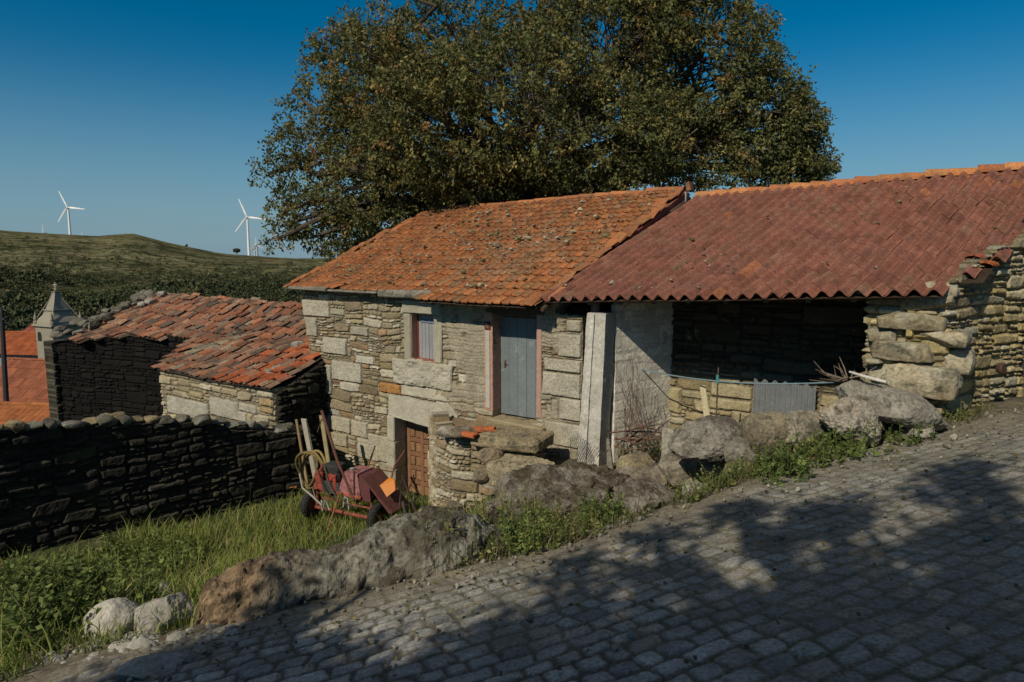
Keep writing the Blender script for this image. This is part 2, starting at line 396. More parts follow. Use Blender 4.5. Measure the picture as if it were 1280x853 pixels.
# ------------------------------------------------------------------ clay roofs: every tile has its own shape and colour
def tile_roof(name, A, B, C_, D_, ncol, nrow, cols, mat, parent=None, amp=.02, kind='flat', lift=.03, jit=.008, keep=None, seed=1, nx=6, lap=.25, sag=.0, colfn=None, deck=True, rnd=.2, miss=.002):
    A, B, C_, D_ = [np.asarray(p, float) for p in (A, B, C_, D_)]
    rs = np.random.default_rng(seed)
    nrm = np.cross(B-A, D_-A); nrm /= np.linalg.norm(nrm)
    if nrm[2] < 0: nrm = -nrm
    Vs, Fs, Cs = [], [], []; n0 = 0
    xs = np.linspace(0, 1, nx+1)
    if kind == 'flat': pr = amp*np.where(xs < .28, np.sin(xs/.28*math.pi), .12*np.sin((xs-.28)/.72*2*math.pi)**2)
    elif kind == 'barrel': pr = amp*(.5+.5*np.sin(xs*2*math.pi-math.pi/2))
    else: pr = amp*np.sin(xs*math.pi)
    def Pt(a, b):
        p = (A*(1-a)[:, None]+B*a[:, None])*(1-b)[:, None]+(D_*(1-a)[:, None]+C_*a[:, None])*b[:, None]
        sg = -sag*np.sin(a*math.pi)*np.sin(b*math.pi)+sag*.5*n2(a*6, b*5, 1., 2, seed)
        return p+nrm*sg[:, None]
    for i in range(nrow):
        for j in range(ncol):
            a0 = j/ncol; a1 = (j+1)/ncol; b0 = i/nrow; b1 = min(1.0, (i+1+lap)/nrow)
            if keep is not None and not keep((a0+a1)/2, (i+.5)/nrow): continue
            if rs.random() < miss: continue
            da, db = rs.normal(0, 1, 2)*jit; rotj = rs.normal(0, 1)*jit*.8
            am = np.concatenate([a0+(a1-a0)*xs]*3)+da/10
            bb = np.concatenate([np.full(nx+1, b0), np.full(nx+1, (b0+b1)/2), np.full(nx+1, b1)])+db/12
            bb[:2*(nx+1)] += np.concatenate([xs, xs])*rotj/4
            hh = np.concatenate([pr+lift, pr+lift*.55, pr*.95+.0])+rs.normal(0, jit*.5)
            p = Pt(am, np.clip(bb, -.02, 1))+nrm*hh[:, None]
            lip = p[:nx+1]-nrm*.022
            Vt = np.concatenate([p, lip]); k = nx+1
            f = []
            for r_ in (0, 1): f += [[r_*k+x, r_*k+x+1, (r_+1)*k+x+1, (r_+1)*k+x] for x in range(nx)]
            f += [[3*k+x, 3*k+x+1, x+1, x] for x in range(nx)]
            c = np.asarray(cols[rs.integers(len(cols))])*rs.uniform(1-rnd, 1+rnd)
            if colfn is not None: c = colfn((a0+a1)/2, (i+.5)/nrow, c, rs)
            Vs.append(Vt); Fs.append(np.asarray(f)+n0); Cs.append(np.tile(c, (len(Vt), 1))); n0 += len(Vt)
    if deck:
        na, nb = 30, 14
        ga, gb = np.meshgrid(np.linspace(0, 1, na), np.linspace(0, 1, nb), indexing='ij')
        p = Pt(ga.ravel(), gb.ravel())-nrm*.02; I = np.arange(na*nb).reshape(na, nb)
        q = np.stack([I[:-1, :-1], I[1:, :-1], I[1:, 1:], I[:-1, 1:]], -1).reshape(-1, 4)
        if keep is not None:
            ca = (ga[:-1, :-1]+ga[1:, 1:])/2; cb = (gb[:-1, :-1]+gb[1:, 1:])/2
            q = q[np.array([keep(x, y) for x, y in zip(ca.ravel(), cb.ravel())])]
        Vs.append(p); Fs.append(q+n0); Cs.append(np.tile([.05, .035, .025], (len(p), 1)))
    return mesh_np(name, np.concatenate(Vs), np.concatenate(Fs), np.concatenate(Cs), mat, parent)
def ridge_caps(name, P0, P1, n, rad, cols, mat, parent=None, seed=1, jit=.01):
    """half-round ridge tiles laid end over end"""
    rs = np.random.default_rng(seed); P0 = np.asarray(P0, float); P1 = np.asarray(P1, float)
    t = (P1-P0)/np.linalg.norm(P1-P0); side = np.cross(t, UP); side /= np.linalg.norm(side); up = np.cross(side, t)
    mb = MB(); L = np.linalg.norm(P1-P0)/n
    for i in range(n):
        o = P0+t*L*i+up*rs.normal(0, jit)+side*rs.normal(0, jit); rot = rs.normal(0, .02)
        V = []; m = 9
        for (h, rr) in ((-.03, rad*1.1), (L, rad*.86)):
            for th in (0, -.016):
                for k in range(m):
                    an = math.pi*(-.02+1.04*k/(m-1)); V.append(o+t*h+side*math.cos(an)*(rr+th)+up*(math.sin(an)*(rr+th)*.9-.03+rot*h))
        f = []
        for k in range(m-1):
            f += [[k, k+1, 2*m+k+1, 2*m+k], [m+k, m+k+1, 3*m+k+1, 3*m+k], [k, k+1, m+k+1, m+k], [2*m+k, 2*m+k+1, 3*m+k+1, 3*m+k]]
        mb.add(V, f, (), np.asarray(cols[rs.integers(len(cols))])*rs.uniform(.8, 1.2))
    return mb.build(name, mat, parent)

def moss_clumps(A, B, C_, D_, n, rows, size, cols, mat, parent, seed, lift=.05, dens=None):
    """cushions of moss and lichen sitting on the lower edges of the tiles"""
    rs = np.random.default_rng(seed); A, B, C_, D_ = [np.asarray(p, float) for p in (A, B, C_, D_)]
    nrm = np.cross(B-A, D_-A); nrm /= np.linalg.norm(nrm); nrm = nrm if nrm[2] > 0 else -nrm
    a = rs.random(n); b = (rs.integers(0, rows, n)+rs.uniform(-.03, .3, n)**1)/rows; b = np.clip(b, .01, .99)
    if dens is not None: k = rs.random(n) < dens(a, b); a, b = a[k], b[k]
    P = (A*(1-a)[:, None]+B*a[:, None])*(1-b)[:, None]+(D_*(1-a)[:, None]+C_*a[:, None])*b[:, None]+nrm*lift
    V0, F0 = ico(1); m = len(a); s = rs.gamma(3., size/3, m)
    V = V0[None]*(s[:, None]*rs.uniform(.6, 1.3, (m, len(V0))))[:, :, None]; V[:, :, 2] *= .6; V = (V+P[:, None]).reshape(-1, 3)
    F_ = (F0[None]+(np.arange(m)*len(V0))[:, None, None]).reshape(-1, 3); C = np.repeat(pal(rs.random(m), cols)*rs.uniform(.7, 1.25, m)[:, None], len(V0), 0)
    o = mesh_np('moss', V, F_, C, mat, parent); o['kind'] = 'stuff'; return o
# ------------------------------------------------------------------ rocks
_ico = {}
def ico(sub):
    if sub not in _ico:
        bm = bmesh.new(); bmesh.ops.create_icosphere(bm, subdivisions=sub, radius=1.)
        bm.verts.ensure_lookup_table()
        _ico[sub] = (np.array([v.co[:] for v in bm.verts]), np.array([[v.index for v in f.verts] for f in bm.faces])); bm.free()
    return _ico[sub]
def rock_shape(dims, rz=0., tilt=(0, 0), seed=1, sub=5, cuts=9, amp=.16, square=.0):
    V, Fc = ico(sub); V = V.copy(); rs = np.random.default_rng(seed)
    if square > 0:
        m = np.abs(V).max(1)[:, None]; V = V*(1-square)+V/m*square*.85
    for _ in range(cuts):
        nrm = rs.normal(0, 1, 3); nrm /= np.linalg.norm(nrm); lim = rs.uniform(.62, .9)
        dd = V@nrm; ex = np.maximum(dd-lim, 0); V = V-nrm*(ex*.95)[:, None]
    Nn = V/np.linalg.norm(V, axis=1)[:, None]
    P0 = V*np.asarray(dims)
    V = P0+Nn*(amp*1.05*min(dims)*fbm(P0*1.9/max(.25, min(dims))+seed, 4, seed)+amp*.5*min(dims)*fbm(P0*7/max(.3, min(dims))+seed, 4, seed+5, .6)+.22*amp*min(dims)*fbm(P0*24., 3, seed+9, .6))[:, None]
    cx, sx = math.cos(tilt[0]), math.sin(tilt[0]); cy, sy = math.cos(tilt[1]), math.sin(tilt[1]); cz, sz = math.cos(rz), math.sin(rz)
    Rm = np.array([[cz, -sz, 0], [sz, cz, 0], [0, 0, 1]])@np.array([[cy, 0, sy], [0, 1, 0], [-sy, 0, cy]])@np.array([[1, 0, 0], [0, cx, -sx], [0, sx, cx]])
    return V@Rm.T, Fc
def rock_cols(V, ca, cb, seed, sc=3., moss=None):
    t = sstep(-.25, .3, fbm(V*sc+seed, 4, seed+3))[:, None]; C = np.asarray(ca)*(1-t)+np.asarray(cb)*t
    if moss is not None:
        z = V[:, 2]; t = (sstep(.2, .9, (z-z.min())/(z.max()-z.min()+1e-6))*sstep(-.1, .25, fbm(V*5+seed, 3, seed+13)))[:, None]*.8
        C = C*(1-t)+np.asarray(moss)*t
    return C
def rock(name, loc, dims, rz, seed, ca, cb, label, cat='rock', group=None, parent=None, tilt=(0, 0), mat=None, moss=None, **k):
    if min(dims) > .11: k.setdefault('sub', 6)
    V, Fc = rock_shape(dims, rz, tilt, seed, **k)
    C = rock_cols(V, ca, cb, seed, moss=moss)
    o = mesh_np(name, V, Fc, C, mat or M['rock'], parent, smooth=False)
    if parent is None: o.location = Vector(loc)
    else:
        o.data.transform(Matrix.Translation(Vector(loc)))
    if label: props(o, label, cat, group)
    return o
# ================================================================== THE GROUND
RP = (-1.65, -.15, .16)                       # road plane z = c + a*y + b*x
def roadz(x, y): return RP[0]+RP[1]*np.clip(y, -7, 13)+RP[2]*np.clip(x, -6, 11)+.03*n2(x, y, .5, 2, 3)
def on_road(px, py):
    d = ray(px, py); t = RP[0]/(d[2]-RP[1]*d[1]-RP[2]*d[0]); return (d*t)[:2]
EDGE = np.array([[-9, -3.0], [-4.3, 2.2]]+[on_road(*p) for p in [(70, 842), (240, 800), (420, 748), (500, 728), (580, 706), (690, 682), (780, 653), (860, 624), (930, 598), (1000, 572), (1100, 548), (1230, 524)]]+[[9.5, 9.6], [16, 12.5]])
def edge_dist(x, y):
    """signed distance from the road edge, positive on the house side; also the foot on the edge"""
    x = np.asarray(x, float).ravel(); y = np.asarray(y, float).ravel(); best = np.full(len(x), 1e9); sg = np.ones(len(x)); fx = np.zeros(len(x)); fy = np.zeros(len(x))
    for a, b in zip(EDGE[:-1], EDGE[1:]):
        ab = b-a; t = np.clip(((x-a[0])*ab[0]+(y-a[1])*ab[1])/(ab@ab), 0, 1); qx = a[0]+ab[0]*t; qy = a[1]+ab[1]*t
        dd = np.hypot(x-qx, y-qy); m = dd < best-1e-9
        cr = ab[0]*(y-a[1])-ab[1]*(x-a[0])
        best = np.where(m, dd, best); sg = np.where(m, np.sign(cr), sg); fx = np.where(m, qx, fx); fy = np.where(m, qy, fy)
    return best*sg, fx, fy
CTRL = np.array([(1.3, 10.6, -3.35), (.3, 9.6, -3.3), (2.5, 12, -3.3), (3.6, 9.3, -2.85), (5, 8.1, -2.15), (6.6, 8.6, -1.95), (8, 9.6, -1.9), (12, 12, -1.6), (-1.9, 12.6, -4.85), (-1.4, 11.3, -4.6), (-3, 12.8, -4.8), (-4.2, 14.0, -4.75),
                 (-5.2, 12, -4.7), (-3.5, 10.5, -4.7), (-7.2, 10, -4.5), (-6, 9, -4.55), (-9.5, 8, -4.5), (-5, 7.5, -4.0), (-4.4, 5.4, -3.2), (-3.2, 6.8, -4.0), (-2, 9.5, -4.6), (-.6, 9.6, -4.0), (.2, 7.6, -2.95), (1, 9, -3.15), (-.6, 7.6, -3.3),
                 (-10, 14, -5.2), (-8, 20, -5.6), (-15, 20, -6.8), (-20, 30, -10), (-28, 42, -14), (-36, 56, -17.5), (-50, 50, -18), (-10, 40, -11), (0, 18, -3.5), (4, 21, -2.2), (9, 16, -1.6), (14, 25, -1.), (20, 40, -2), (0, 45, -8), (-8, 1, -3.6), (-14, 4, -5), (-12, -8, -4), (-30, 10, -10), (30, 20, 0.), (40, 50, -2), (0, -20, 1.0), (20, -10, 1.5)], float)
def other(x, y):
    x = np.asarray(x, float).ravel(); y = np.asarray(y, float).ravel(); num = 0; den = 0
    for cx, cy, cz in CTRL:
        w = 1/(((x-cx)**2+(y-cy)**2)+.25)**1.75; num = num+w*cz; den = den+w
    return num/den
PXK = [-.95, -.75, -.68, -.6, -.55, -.5, -.42, -.35, -.25, -.1, .2, .6, 1.]
ZSK = [20, 18.5, 17, 15, 18.5, 10, -2, -6, -10, -12, -8, 0, 4]
def farz(x, y):
    d = np.hypot(x, y); az = x/np.maximum(y, 1e-3); az = np.where(y <= 1, np.sign(x)*1., az)
    b = np.interp(d, [40, 70, 120, 200, 260, 340, 520, 720, 900, 1150, 1600, 3500, 9000], [-13, -18.5, -25, -37, -39, -31, -17, -5, 5, -4, -30, -60, -80])
    cr = np.interp(az, PXK, ZSK)*np.sqrt(1+np.clip(az, -1, 1)**2)-5
    z = b+cr*sstep(480, 900, d)*(1-sstep(1100, 2500, d))
    return z+n2(x, y, .012, 4, 11)*3.5*sstep(90, 300, d)*(1-.65*sstep(650, 850, d))
def zg(x, y):
    x = np.asarray(x, float).ravel(); y = np.asarray(y, float).ravel()
    d, fx, fy = edge_dist(x, y); ez = roadz(fx, fy)
    bw = np.interp(fx, [-4, -2, -1, 0., 2, 5], [4.2, 3.4, 2.2, 1.6, 1.3, 1.0])
    t = np.clip(d/bw, 0, 1); t = t*.6+.4*t*t*(3-2*t)
    o = ez*(1-t)+other(x, y)*t + n2(x, y, 1.1, 3, 5)*.05*sstep(.0, .5, d)
    near = np.where(d > 0, o, roadz(x, y))
    r = np.hypot(x, y); f = sstep(45, 75, r)
    return near*(1-f)+farz(x, y)*f if np.any(f > 0) else near
GX = np.arange(-17, 17, .1); GY = np.arange(-8, 36, .1); _a, _b = np.meshgrid(GX, GY, indexing='ij'); GZ = zg(_a.ravel(), _b.ravel()).reshape(_a.shape)
def zq(x, y):
    """ground height looked up in a fine grid near the house, computed farther out"""
    x = np.atleast_1d(np.asarray(x, float)); y = np.atleast_1d(np.asarray(y, float)); fx = (x-GX[0])/.1; fy = (y-GY[0])/.1
    ins = (fx >= 0) & (fy >= 0) & (fx < len(GX)-1) & (fy < len(GY)-1); out = np.zeros(len(x))
    i = np.clip(fx.astype(int), 0, len(GX)-2); j = np.clip(fy.astype(int), 0, len(GY)-2); u = fx-i; v = fy-j
    out = GZ[i, j]*(1-u)*(1-v)+GZ[i+1, j]*u*(1-v)+GZ[i, j+1]*(1-u)*v+GZ[i+1, j+1]*u*v
    if not ins.all(): out[~ins] = zg(x[~ins], y[~ins])
    return out
def zg1(x, y): return float(zq(x, y)[0])
def hit(px, py, y0=2.5, y1=22.):
    """where the line of sight through a point of the photo meets the ground"""
    d = ray(px, py); Y = np.geomspace(y0, y1, 700); P = d[None]*(Y/d[1])[:, None]
    h = P[:, 2]-zq(P[:, 0], P[:, 1]); k = np.where(h < 0)[0]
    i = k[0] if len(k) else len(Y)-1
    return np.array([P[i, 0], P[i, 1], zg1(P[i, 0], P[i, 1])])

def polar_sheet(name, rs_, na, mat, colfn, kind='structure', sub=0):
    an = np.linspace(0, 2*math.pi, na, endpoint=False); rr, aa = np.meshgrid(rs_, an, indexing='ij')
    x = (rr*np.sin(aa)).ravel(); y = (rr*np.cos(aa)).ravel(); z = zg(x, y)
    d, _, _ = edge_dist(x, y); r = np.hypot(x, y)
    z = z-np.where((d < -.12) & (r < 14), .07, 0)
    m = len(rs_); I = np.arange(m*na).reshape(m, na); J = np.roll(I, -1, 1)
    q = np.stack([I[:-1], J[:-1], J[1:], I[1:]], -1).reshape(-1, 4)[:, ::-1]
    V = np.stack([x, y, z], 1); F3 = []
    if rs_[0] < 2:
        V = np.vstack([V, [[0, 0, float(zg([0.], [0.])[0])-.07]]]); c = len(V)-1; F3 = [[c, k, (k+1) % na] for k in range(na)]
    C = colfn(V[:, 0], V[:, 1], V[:, 2])
    o = mesh_np(name, V, [q, np.asarray(F3)] if len(F3) else q, C, mat, None, True); return props(o, kind=kind)
def soilcol(x, y, z):
    d, _, _ = edge_dist(x, y); g = sstep(.8, 2.2, d)*sstep(2., -1., x); far = sstep(12, 25, np.hypot(x, y))
    c = np.array([.13, .115, .085])*(1+.3*n2(x, y, 1.5, 3, 2))[:, None]
    t = np.maximum(g, far)[:, None]; return c*(1-t)+np.array([.045, .06, .022])*t
def hillcol(x, y, z):
    r = np.hypot(x, y); t = sstep(420, 620, r+70*n2(x, y, .008, 3, 4))[:, None]
    c = np.array([.05, .058, .028])*(1-t)+np.array([.135, .13, .07])*t
    f = sstep(.25, .5, n2(x/2.2, y, .016, 3, 9))[:, None]*t*.6; c = c*(1-f)+np.array([.10, .085, .05])*f
    f = (sstep(.35, .55, n2(x/1.5, y, .011, 2, 19))*sstep(600, 700, r))[:, None]*.5; c = c*(1-f)+np.array([.09, .045, .03])*f
    return c
polar_sheet('ground', np.concatenate([np.geomspace(1.2, 18, 150), np.geomspace(18.4, 58, 50)]), 700, M['soil'], soilcol)
polar_sheet('hills', np.concatenate([np.geomspace(58, 320, 60), np.geomspace(326, 1300, 90), np.geomspace(1350, 9000, 20)]), 640, M['hill'], hillcol)

# the cobbled road: one sheet of real granite setts
def make_road():
    res = .016; t = np.array([.9, .436]); pn = np.array([-.436, .9])     # along / across
    ua = np.arange(-5.5, 11, res); va = np.arange(-3.2, 4.6, res)
    UU, VV = np.meshgrid(ua, va, indexing='ij'); u = UU.ravel(); v = VV.ravel(); o = np.array([0, 4.5])
    x = o[0]+t[0]*u+pn[0]*v; y = o[1]+t[1]*u+pn[1]*v
    d, _, _ = edge_dist(x, y); ds = d+.16*n2(x, y, 2.5, 3, 77)
    keep = (ds < .05) & (y > 1.5) & (np.abs(x) < 1.05*y+.8) & (np.hypot(x, y) < 13)
    I = np.arange(len(u)).reshape(UU.shape); q = np.stack([I[:-1, :-1], I[1:, :-1], I[1:, 1:], I[:-1, 1:]], -1).reshape(-1, 4); q = q[keep[q].all(1)]
    us = np.unique(q); mp = -np.ones(len(u), int); mp[us] = np.arange(len(us)); q = mp[q]; u, v, x, y, d = u[us], v[us], x[us], y[us], d[us]
    ang = R(-3); u2 = u*math.cos(ang)+v*math.sin(ang); v2 = -u*math.sin(ang)+v*math.cos(ang)
    rid, dd = courses(u2, v2, (.12, .16), (.115, .175), 42, .055, .0)
    dn = dd+.007*n2(x, y, 14, 2, 4); wear = np.clip(sstep(-.1, .5, n2(x, y, .7, 3, 31))+.75*sstep(.3, 2.2, x+.6*n2(x, y, .6, 2, 35)), 0, 1)       # some joints are silted up
    prof = sstep(.0, .026, dn); h = prof*(.014-.009*wear)+(rid[:, 2]-.5)*.010+.006*n2(x, y, 14, 3, 8)+.012*n2(x, y, 3., 2, 18)
    h = h+(rid[:, 0]-.5)*.05*((u2*3) % 1-.5)*.3
    base = pal(rid[:, 0], [(.36, .36, .345), (.31, .31, .30), (.41, .405, .38), (.335, .325, .295), (.27, .275, .275)])*(.85+.3*rid[:, 1:2])
    jm = (sstep(.006, .026, dn)*(1-.45*wear))[:, None]; jc = np.array([.105, .098, .08])*(1-wear[:, None])+np.array([.17, .155, .115])*wear[:, None]
    gr = sstep(.25, .5, n2(x, y, 1.6, 3, 61))[:, None]; jc = jc*(1-gr*.6)+np.array([.07, .085, .03])*gr*.6
    C = jc*(1-jm)+base*jm
    dirt = (sstep(-.75, -.05, d+.3*n2(x, y, 1.8, 3, 71))*.8)[:, None]; C = C*(1-dirt)+np.array([.20, .175, .125])*dirt; h = h*(1-dirt[:, 0]*.6)+dirt[:, 0]*.012
    V = np.stack([x, y, roadz(x, y)+h-.012], 1)
    return props(mesh_np('road', V, q, C, M['sett'], None, True), kind='structure')
make_road()

# ================================================================== THE OLD HOUSE
GRAN = (.43, .405, .325); GRAN2 = (.37, .345, .27)
STONES = [(.36, .32, .225), (.32, .28, .19), (.26, .22, .145), (.42, .39, .305), (.38, .35, .265), (.21, .17, .115), (.34, .32, .24), (.31, .265, .16), (.44, .415, .34), (.29, .20, .12), (.28, .245, .165)]
house = empty('stone_house', F(-2.2, .3, -4.9), 'two-storey rubble stone cottage with orange tile roof, blue upper door and small shuttered window', 'house')
S0 = -5.75
def blk(x0, y0, x1, y1, c=GRAN, pr=.055):
    s0, s1, z0, z1 = rectw(x0, y0, x1, y1); return (s0-S0, s1-S0, z0, z1, c, pr)
blocks = [blk(377, 375, 414, 396), blk(405, 422, 435, 443), blk(416, 452, 454, 477), blk(448, 544, 505, 578, GRAN), blk(437, 526, 461, 546), blk(407, 520, 440, 539), blk(476, 479, 503, 492, (.42, .22, .08)), blk(440, 408, 462, 420, GRAN2),
          blk(399, 455, 416, 492, GRAN2), blk(377, 396, 398, 420, GRAN2), blk(403, 540, 436, 556, GRAN2), blk(476, 580, 506, 606, GRAN2), blk(446, 445, 470, 455, (.5, .48, .4)),
          blk(699, 417, 728, 447), blk(681, 449, 728, 465), blk(679, 466, 728, 496), blk(700, 498, 728, 526), blk(682, 528, 728, 558), blk(700, 560, 728, 588, (.36, .33, .23)), blk(709, 400, 728, 415, GRAN2), blk(690, 499, 700, 524, GRAN2)]
def keep_front(u, v):
    s = u+S0; lim = np.interp(v, [-5.6, -3.5, -.85], [-5.0, -5.2, -5.66])+.035*n2(v, v*0, 5, 2, 3)
    k = (s > lim) & (v < -.80)
    k &= ~((s > -2.43) & (s < -1.86) & (v > -2.05) & (v < -1.15))
    k &= ~((s > -.50) & (s < .40) & (v > -2.88) & (v < -1.02))
    k &= ~((s > -2.93) & (s < -2.03) & (v < -3.22))
    k &= ~((s > .72+.25*n2(v, v*0, 6, 2, 9)) & (v > -.98+.05*n2(s*1., v, 7, 2, 8)) & (s < 3))
    return k
def plaster_front(u, v):
    s = u+S0; n = n2(u, v, 2.2, 4, 55)
    a = sstep(-1.72, -1.5, s+.1*n)*sstep(-.5, -.75, s)*sstep(-3.0, -2.5, v+.3*n)*sstep(-.15, .15, n+.25+.25*(s+1.1))
    b = sstep(.35, .5, s)*sstep(1.1, .8, s+.15*n)*sstep(-3.6, -3.2, v)*sstep(-.2, .1, n+.1)
    return np.clip(a+b*.8, 0, 1)
def tint_front(u, v, C):
    s = u+S0; n = n2(u, v, 1.1, 3, 91)
    t = (sstep(.0, .45, n)*sstep(-1.5, -2.5, s))[:, None]*.22; C = C*(1-t)+C*np.array([.85, .72, .42])*t
    t = (sstep(-4.0, -4.8, v+.3*n))[:, None]*.45; return C*(1-t)+np.array([.22, .21, .11])*t
stone_sheet('wall', [F(S0), F(1.26)], -5.3, -.78, STONES, M['wall'], house, res=.0155, rowh=(.085, .2), stw=(.10, .38), depth=.05, gap=.010, keep=keep_front, seed=12, blocks=blocks, split=.55, warp=.075, joint=(.17, .14, .095), back=.3, smooth_amt=plaster_front, colfn=tint_front)
# the other walls of the house, and the dark room behind the openings
stone_sheet('side_wall', [F(-5.5, 9.6), F(-5.5, .12)], -5.3, -.8, STONES, M['wall'], house, res=.05, seed=14, back=.2)
mb = MB(); WN = W; 
mb.poly([F(-5.3, .5, -5.4), F(1.2, .5, -5.4), F(1.2, 9.5, -5.4), F(-5.3, 9.5, -5.4)], UP*4.5, (.05, .045, .04)); mb.build('inner_walls', M['dark'], house)
# gable triangle under the left verge
dS, dZ = onwall(540, 264, 5.0); cS, cZ = onwall(856, 236, 5.0)
mb = MB(); mb.poly([F(-5.5, .1, -.85), F(-5.5, 9.6, -.85), F(-5.5, 5., dZ-.15)], W*.2, (.3, .26, .18)); mb.build('gable', M['wall'], house)
# dressed stones around the openings
def stone_part(name, rects, c, parent, out=.05, dep=.28, label=None, seed=0, mat='granite', bev=.018, jit=.006):
    mb = MB()
    for i, (s0, s1, z0, z1) in enumerate(rects):
        mb.box(F((s0+s1)/2, (dep-out)/2, (z0+z1)/2), W*(s1-s0)/2, NB*(dep+out)/2, UP*(z1-z0)/2, np.asarray(c)*random.uniform(.92, 1.08), bev, jit, seed+i)
    o = roughen(mb.build(name, M[mat], parent), .06, .012, seed+3)
    if label: o['label'] = label
    return o
stone_part('window_lintel', [(-2.62, -1.66, -1.15, -.90)], (.35, .335, .265), house, .085)
stone_part('window_sill', [(-2.9, -1.42, -2.53, -2.055)], GRAN, house, .08)
stone_part('stone_block', [(-2.72, -1.55, -2.75, -2.54)], GRAN, house, .052)
win = stone_part('window', [(-2.62, -2.435, -2.052, -1.155), (-1.86, -1.66, -2.052, -1.155)], (.37, .345, .27), house, .055)
mb = MB(); mb.box(F(-2.428, .07, -1.6), W*.007, NB*.10, UP*.45, (.46, .26, .2), .003); mb.box(F(-2.405, .15, -1.6), W*.016, NB*.03, UP*.45, (.20, .05, .04), .003); mb.box(F(-2.145, .14, -2.035), W*.28, NB*.05, UP*.018, (.26, .09, .065), .003)
mb.build('frame', M['paint'], win)
mb = MB()
for i in range(6):
    s = -2.385+i*.086; g = random.uniform(.8, 1.1)
    mb.box(F(s+.03, .15+random.uniform(-.004, .004), -1.60), W*.0405, NB*.012, UP*.435, np.array([.33, .335, .355])*g, .004)
mb.box(F(-2.13, .13, -1.3), W*.2, NB*.012, UP*.035, (.16, .2, .27), .004); mb.build('shutter', M['bluepaint'], win)
# lintel of the low door: a long stone with a broken right end
mb = MB(); mb.poly([F(-3.08, -.055, -3.21), F(-2.05, -.055, -3.25), F(-1.62, -.055, -3.33), F(-1.35, -.055, -3.12), F(-1.30, -.055, -2.98), F(-1.45, -.055, -2.82), F(-3.05, -.055, -2.775)], NB*.36, GRAN); roughen(mb.build('door_lintel', M['granite'], house), .06, .014, 7)
for i, (z0, z1) in enumerate([(-3.72, -3.225), (-4.28, -3.735), (-5.25, -4.295)]):
    MB().box(F(-3.03-.02*(i == 1), .16, (z0+z1)/2), W*(.10+.02*(i == 1)), NB*.215, UP*(z1-z0)/2, np.array(GRAN)*(1-.06*i), .018, .005, i).build('door_jamb', M['granite'], house); roughen(house.children[-1], .06, .012, i)
# the low brown panelled door, its top worn into teeth
ld = None; mb = MB(); s0, s1 = -2.90, -2.10; z0, z1 = -4.95, -3.40; r0 = .30
mb.box(F((s0+s1)/2, r0+.03, (z0+z1)/2), W*(s1-s0)/2, NB*.018, UP*(z1-z0)/2, (.20, .105, .06), .004)
for k in (s0+.045, s1-.045, (s0+s1)/2): mb.box(F(k, r0-.005, (z0+z1)/2+.04), W*.042, NB*.02, UP*((z1-z0)/2+.04), (.25, .13, .075), .006, .002)
for k in range(6): mb.box(F((s0+s1)/2, r0-.004, z0+.06+k*(z1-z0-.1)/5), W*(s1-s0)/2*.98, NB*.017, UP*.042, (.22, .115, .065), .006, .002)
for k in range(5):
    for j in range(4):
        mb.box(F(s0+.135+j*.172+(.02 if j > 1 else 0), r0+.004, z0+.06+(k+.5)*(z1-z0-.1)/5), W*.062, NB*.02, UP*.085, np.array([.29, .165, .085])*random.uniform(.8, 1.15), .028, .002, k*7+j)
ld = mb.build('door', M['wood'], house); ld['label'] = 'low brown panelled wooden door with worn broken top'
# painted frame and the blue door
fr = MB(); PINK = (.46, .275, .21)
fr.box(F(-.60, .09, -1.91), W*.095, NB*.14, UP*.87, PINK, .012, .004); fr.box(F(-.60, -.058, -2.05), W*.045, NB*.006, UP*.68, (.46, .43, .38), .003)
fr.box(F(.455, .09, -1.9), W*.052, NB*.14, UP*.87, (.43, .27, .22), .012, .004)
roughen(fr.build('door_frame', M['paint'], house), .05, .006, 5, 7)
mb = MB()
for i in range(5):
    g = random.uniform(.93, 1.06); mb.box(F(-.415+i*.186, .21+random.uniform(-.003, .003), -1.99), W*.092, NB*.016, UP*(.88-random.uniform(0, .015)), np.array([.175, .205, .218])*g, .004)
bd = mb.build('door', M['bluepaint'], house); bd['label'] = 'faded blue plank door at the top of the steps'
mb = MB(); mb.box(F(-.40, .185, -1.95), W*.018, NB*.012, UP*.07, (.2, .12, .08), .004); mb.tube([F(-.40, .18, -1.93), F(-.40, .14, -1.93), F(-.34, .14, -1.935)], .009, (.15, .10, .07)); mb.build('handle', M['rust'], bd)
mb = MB(); mb.box(F(-.06, .12, -.99), W*.62, NB*.16, UP*.085, (.10, .08, .06), .02, .01, 4); mb.build('timber_lintel', M['wood'], house)
mb = MB(); mb.box(F(-.60, -.066, -1.265), W*.062, NB*.008, UP*.068, (.12, .045, .035), .004); np_ = mb.build('number_plate', M['paint'], house)
mb = MB(); mb.tube([F(-.635, -.078, -1.235), F(-.60, -.078, -1.23), F(-.59, -.078, -1.26), F(-.63, -.078, -1.30)], .006, (.33, .24, .19)); mb.tube([F(-.60, -.078, -1.30), F(-.575, -.078, -1.27), F(-.565, -.078, -1.30), F(-.60, -.078, -1.30)], .006, (.33, .24, .19)); mb.build('worn_figure', M['paint'], np_)
stone_part('threshold', [(-.56, .62, -3.02, -2.895)], (.30, .25, .16), house, .18, .3)
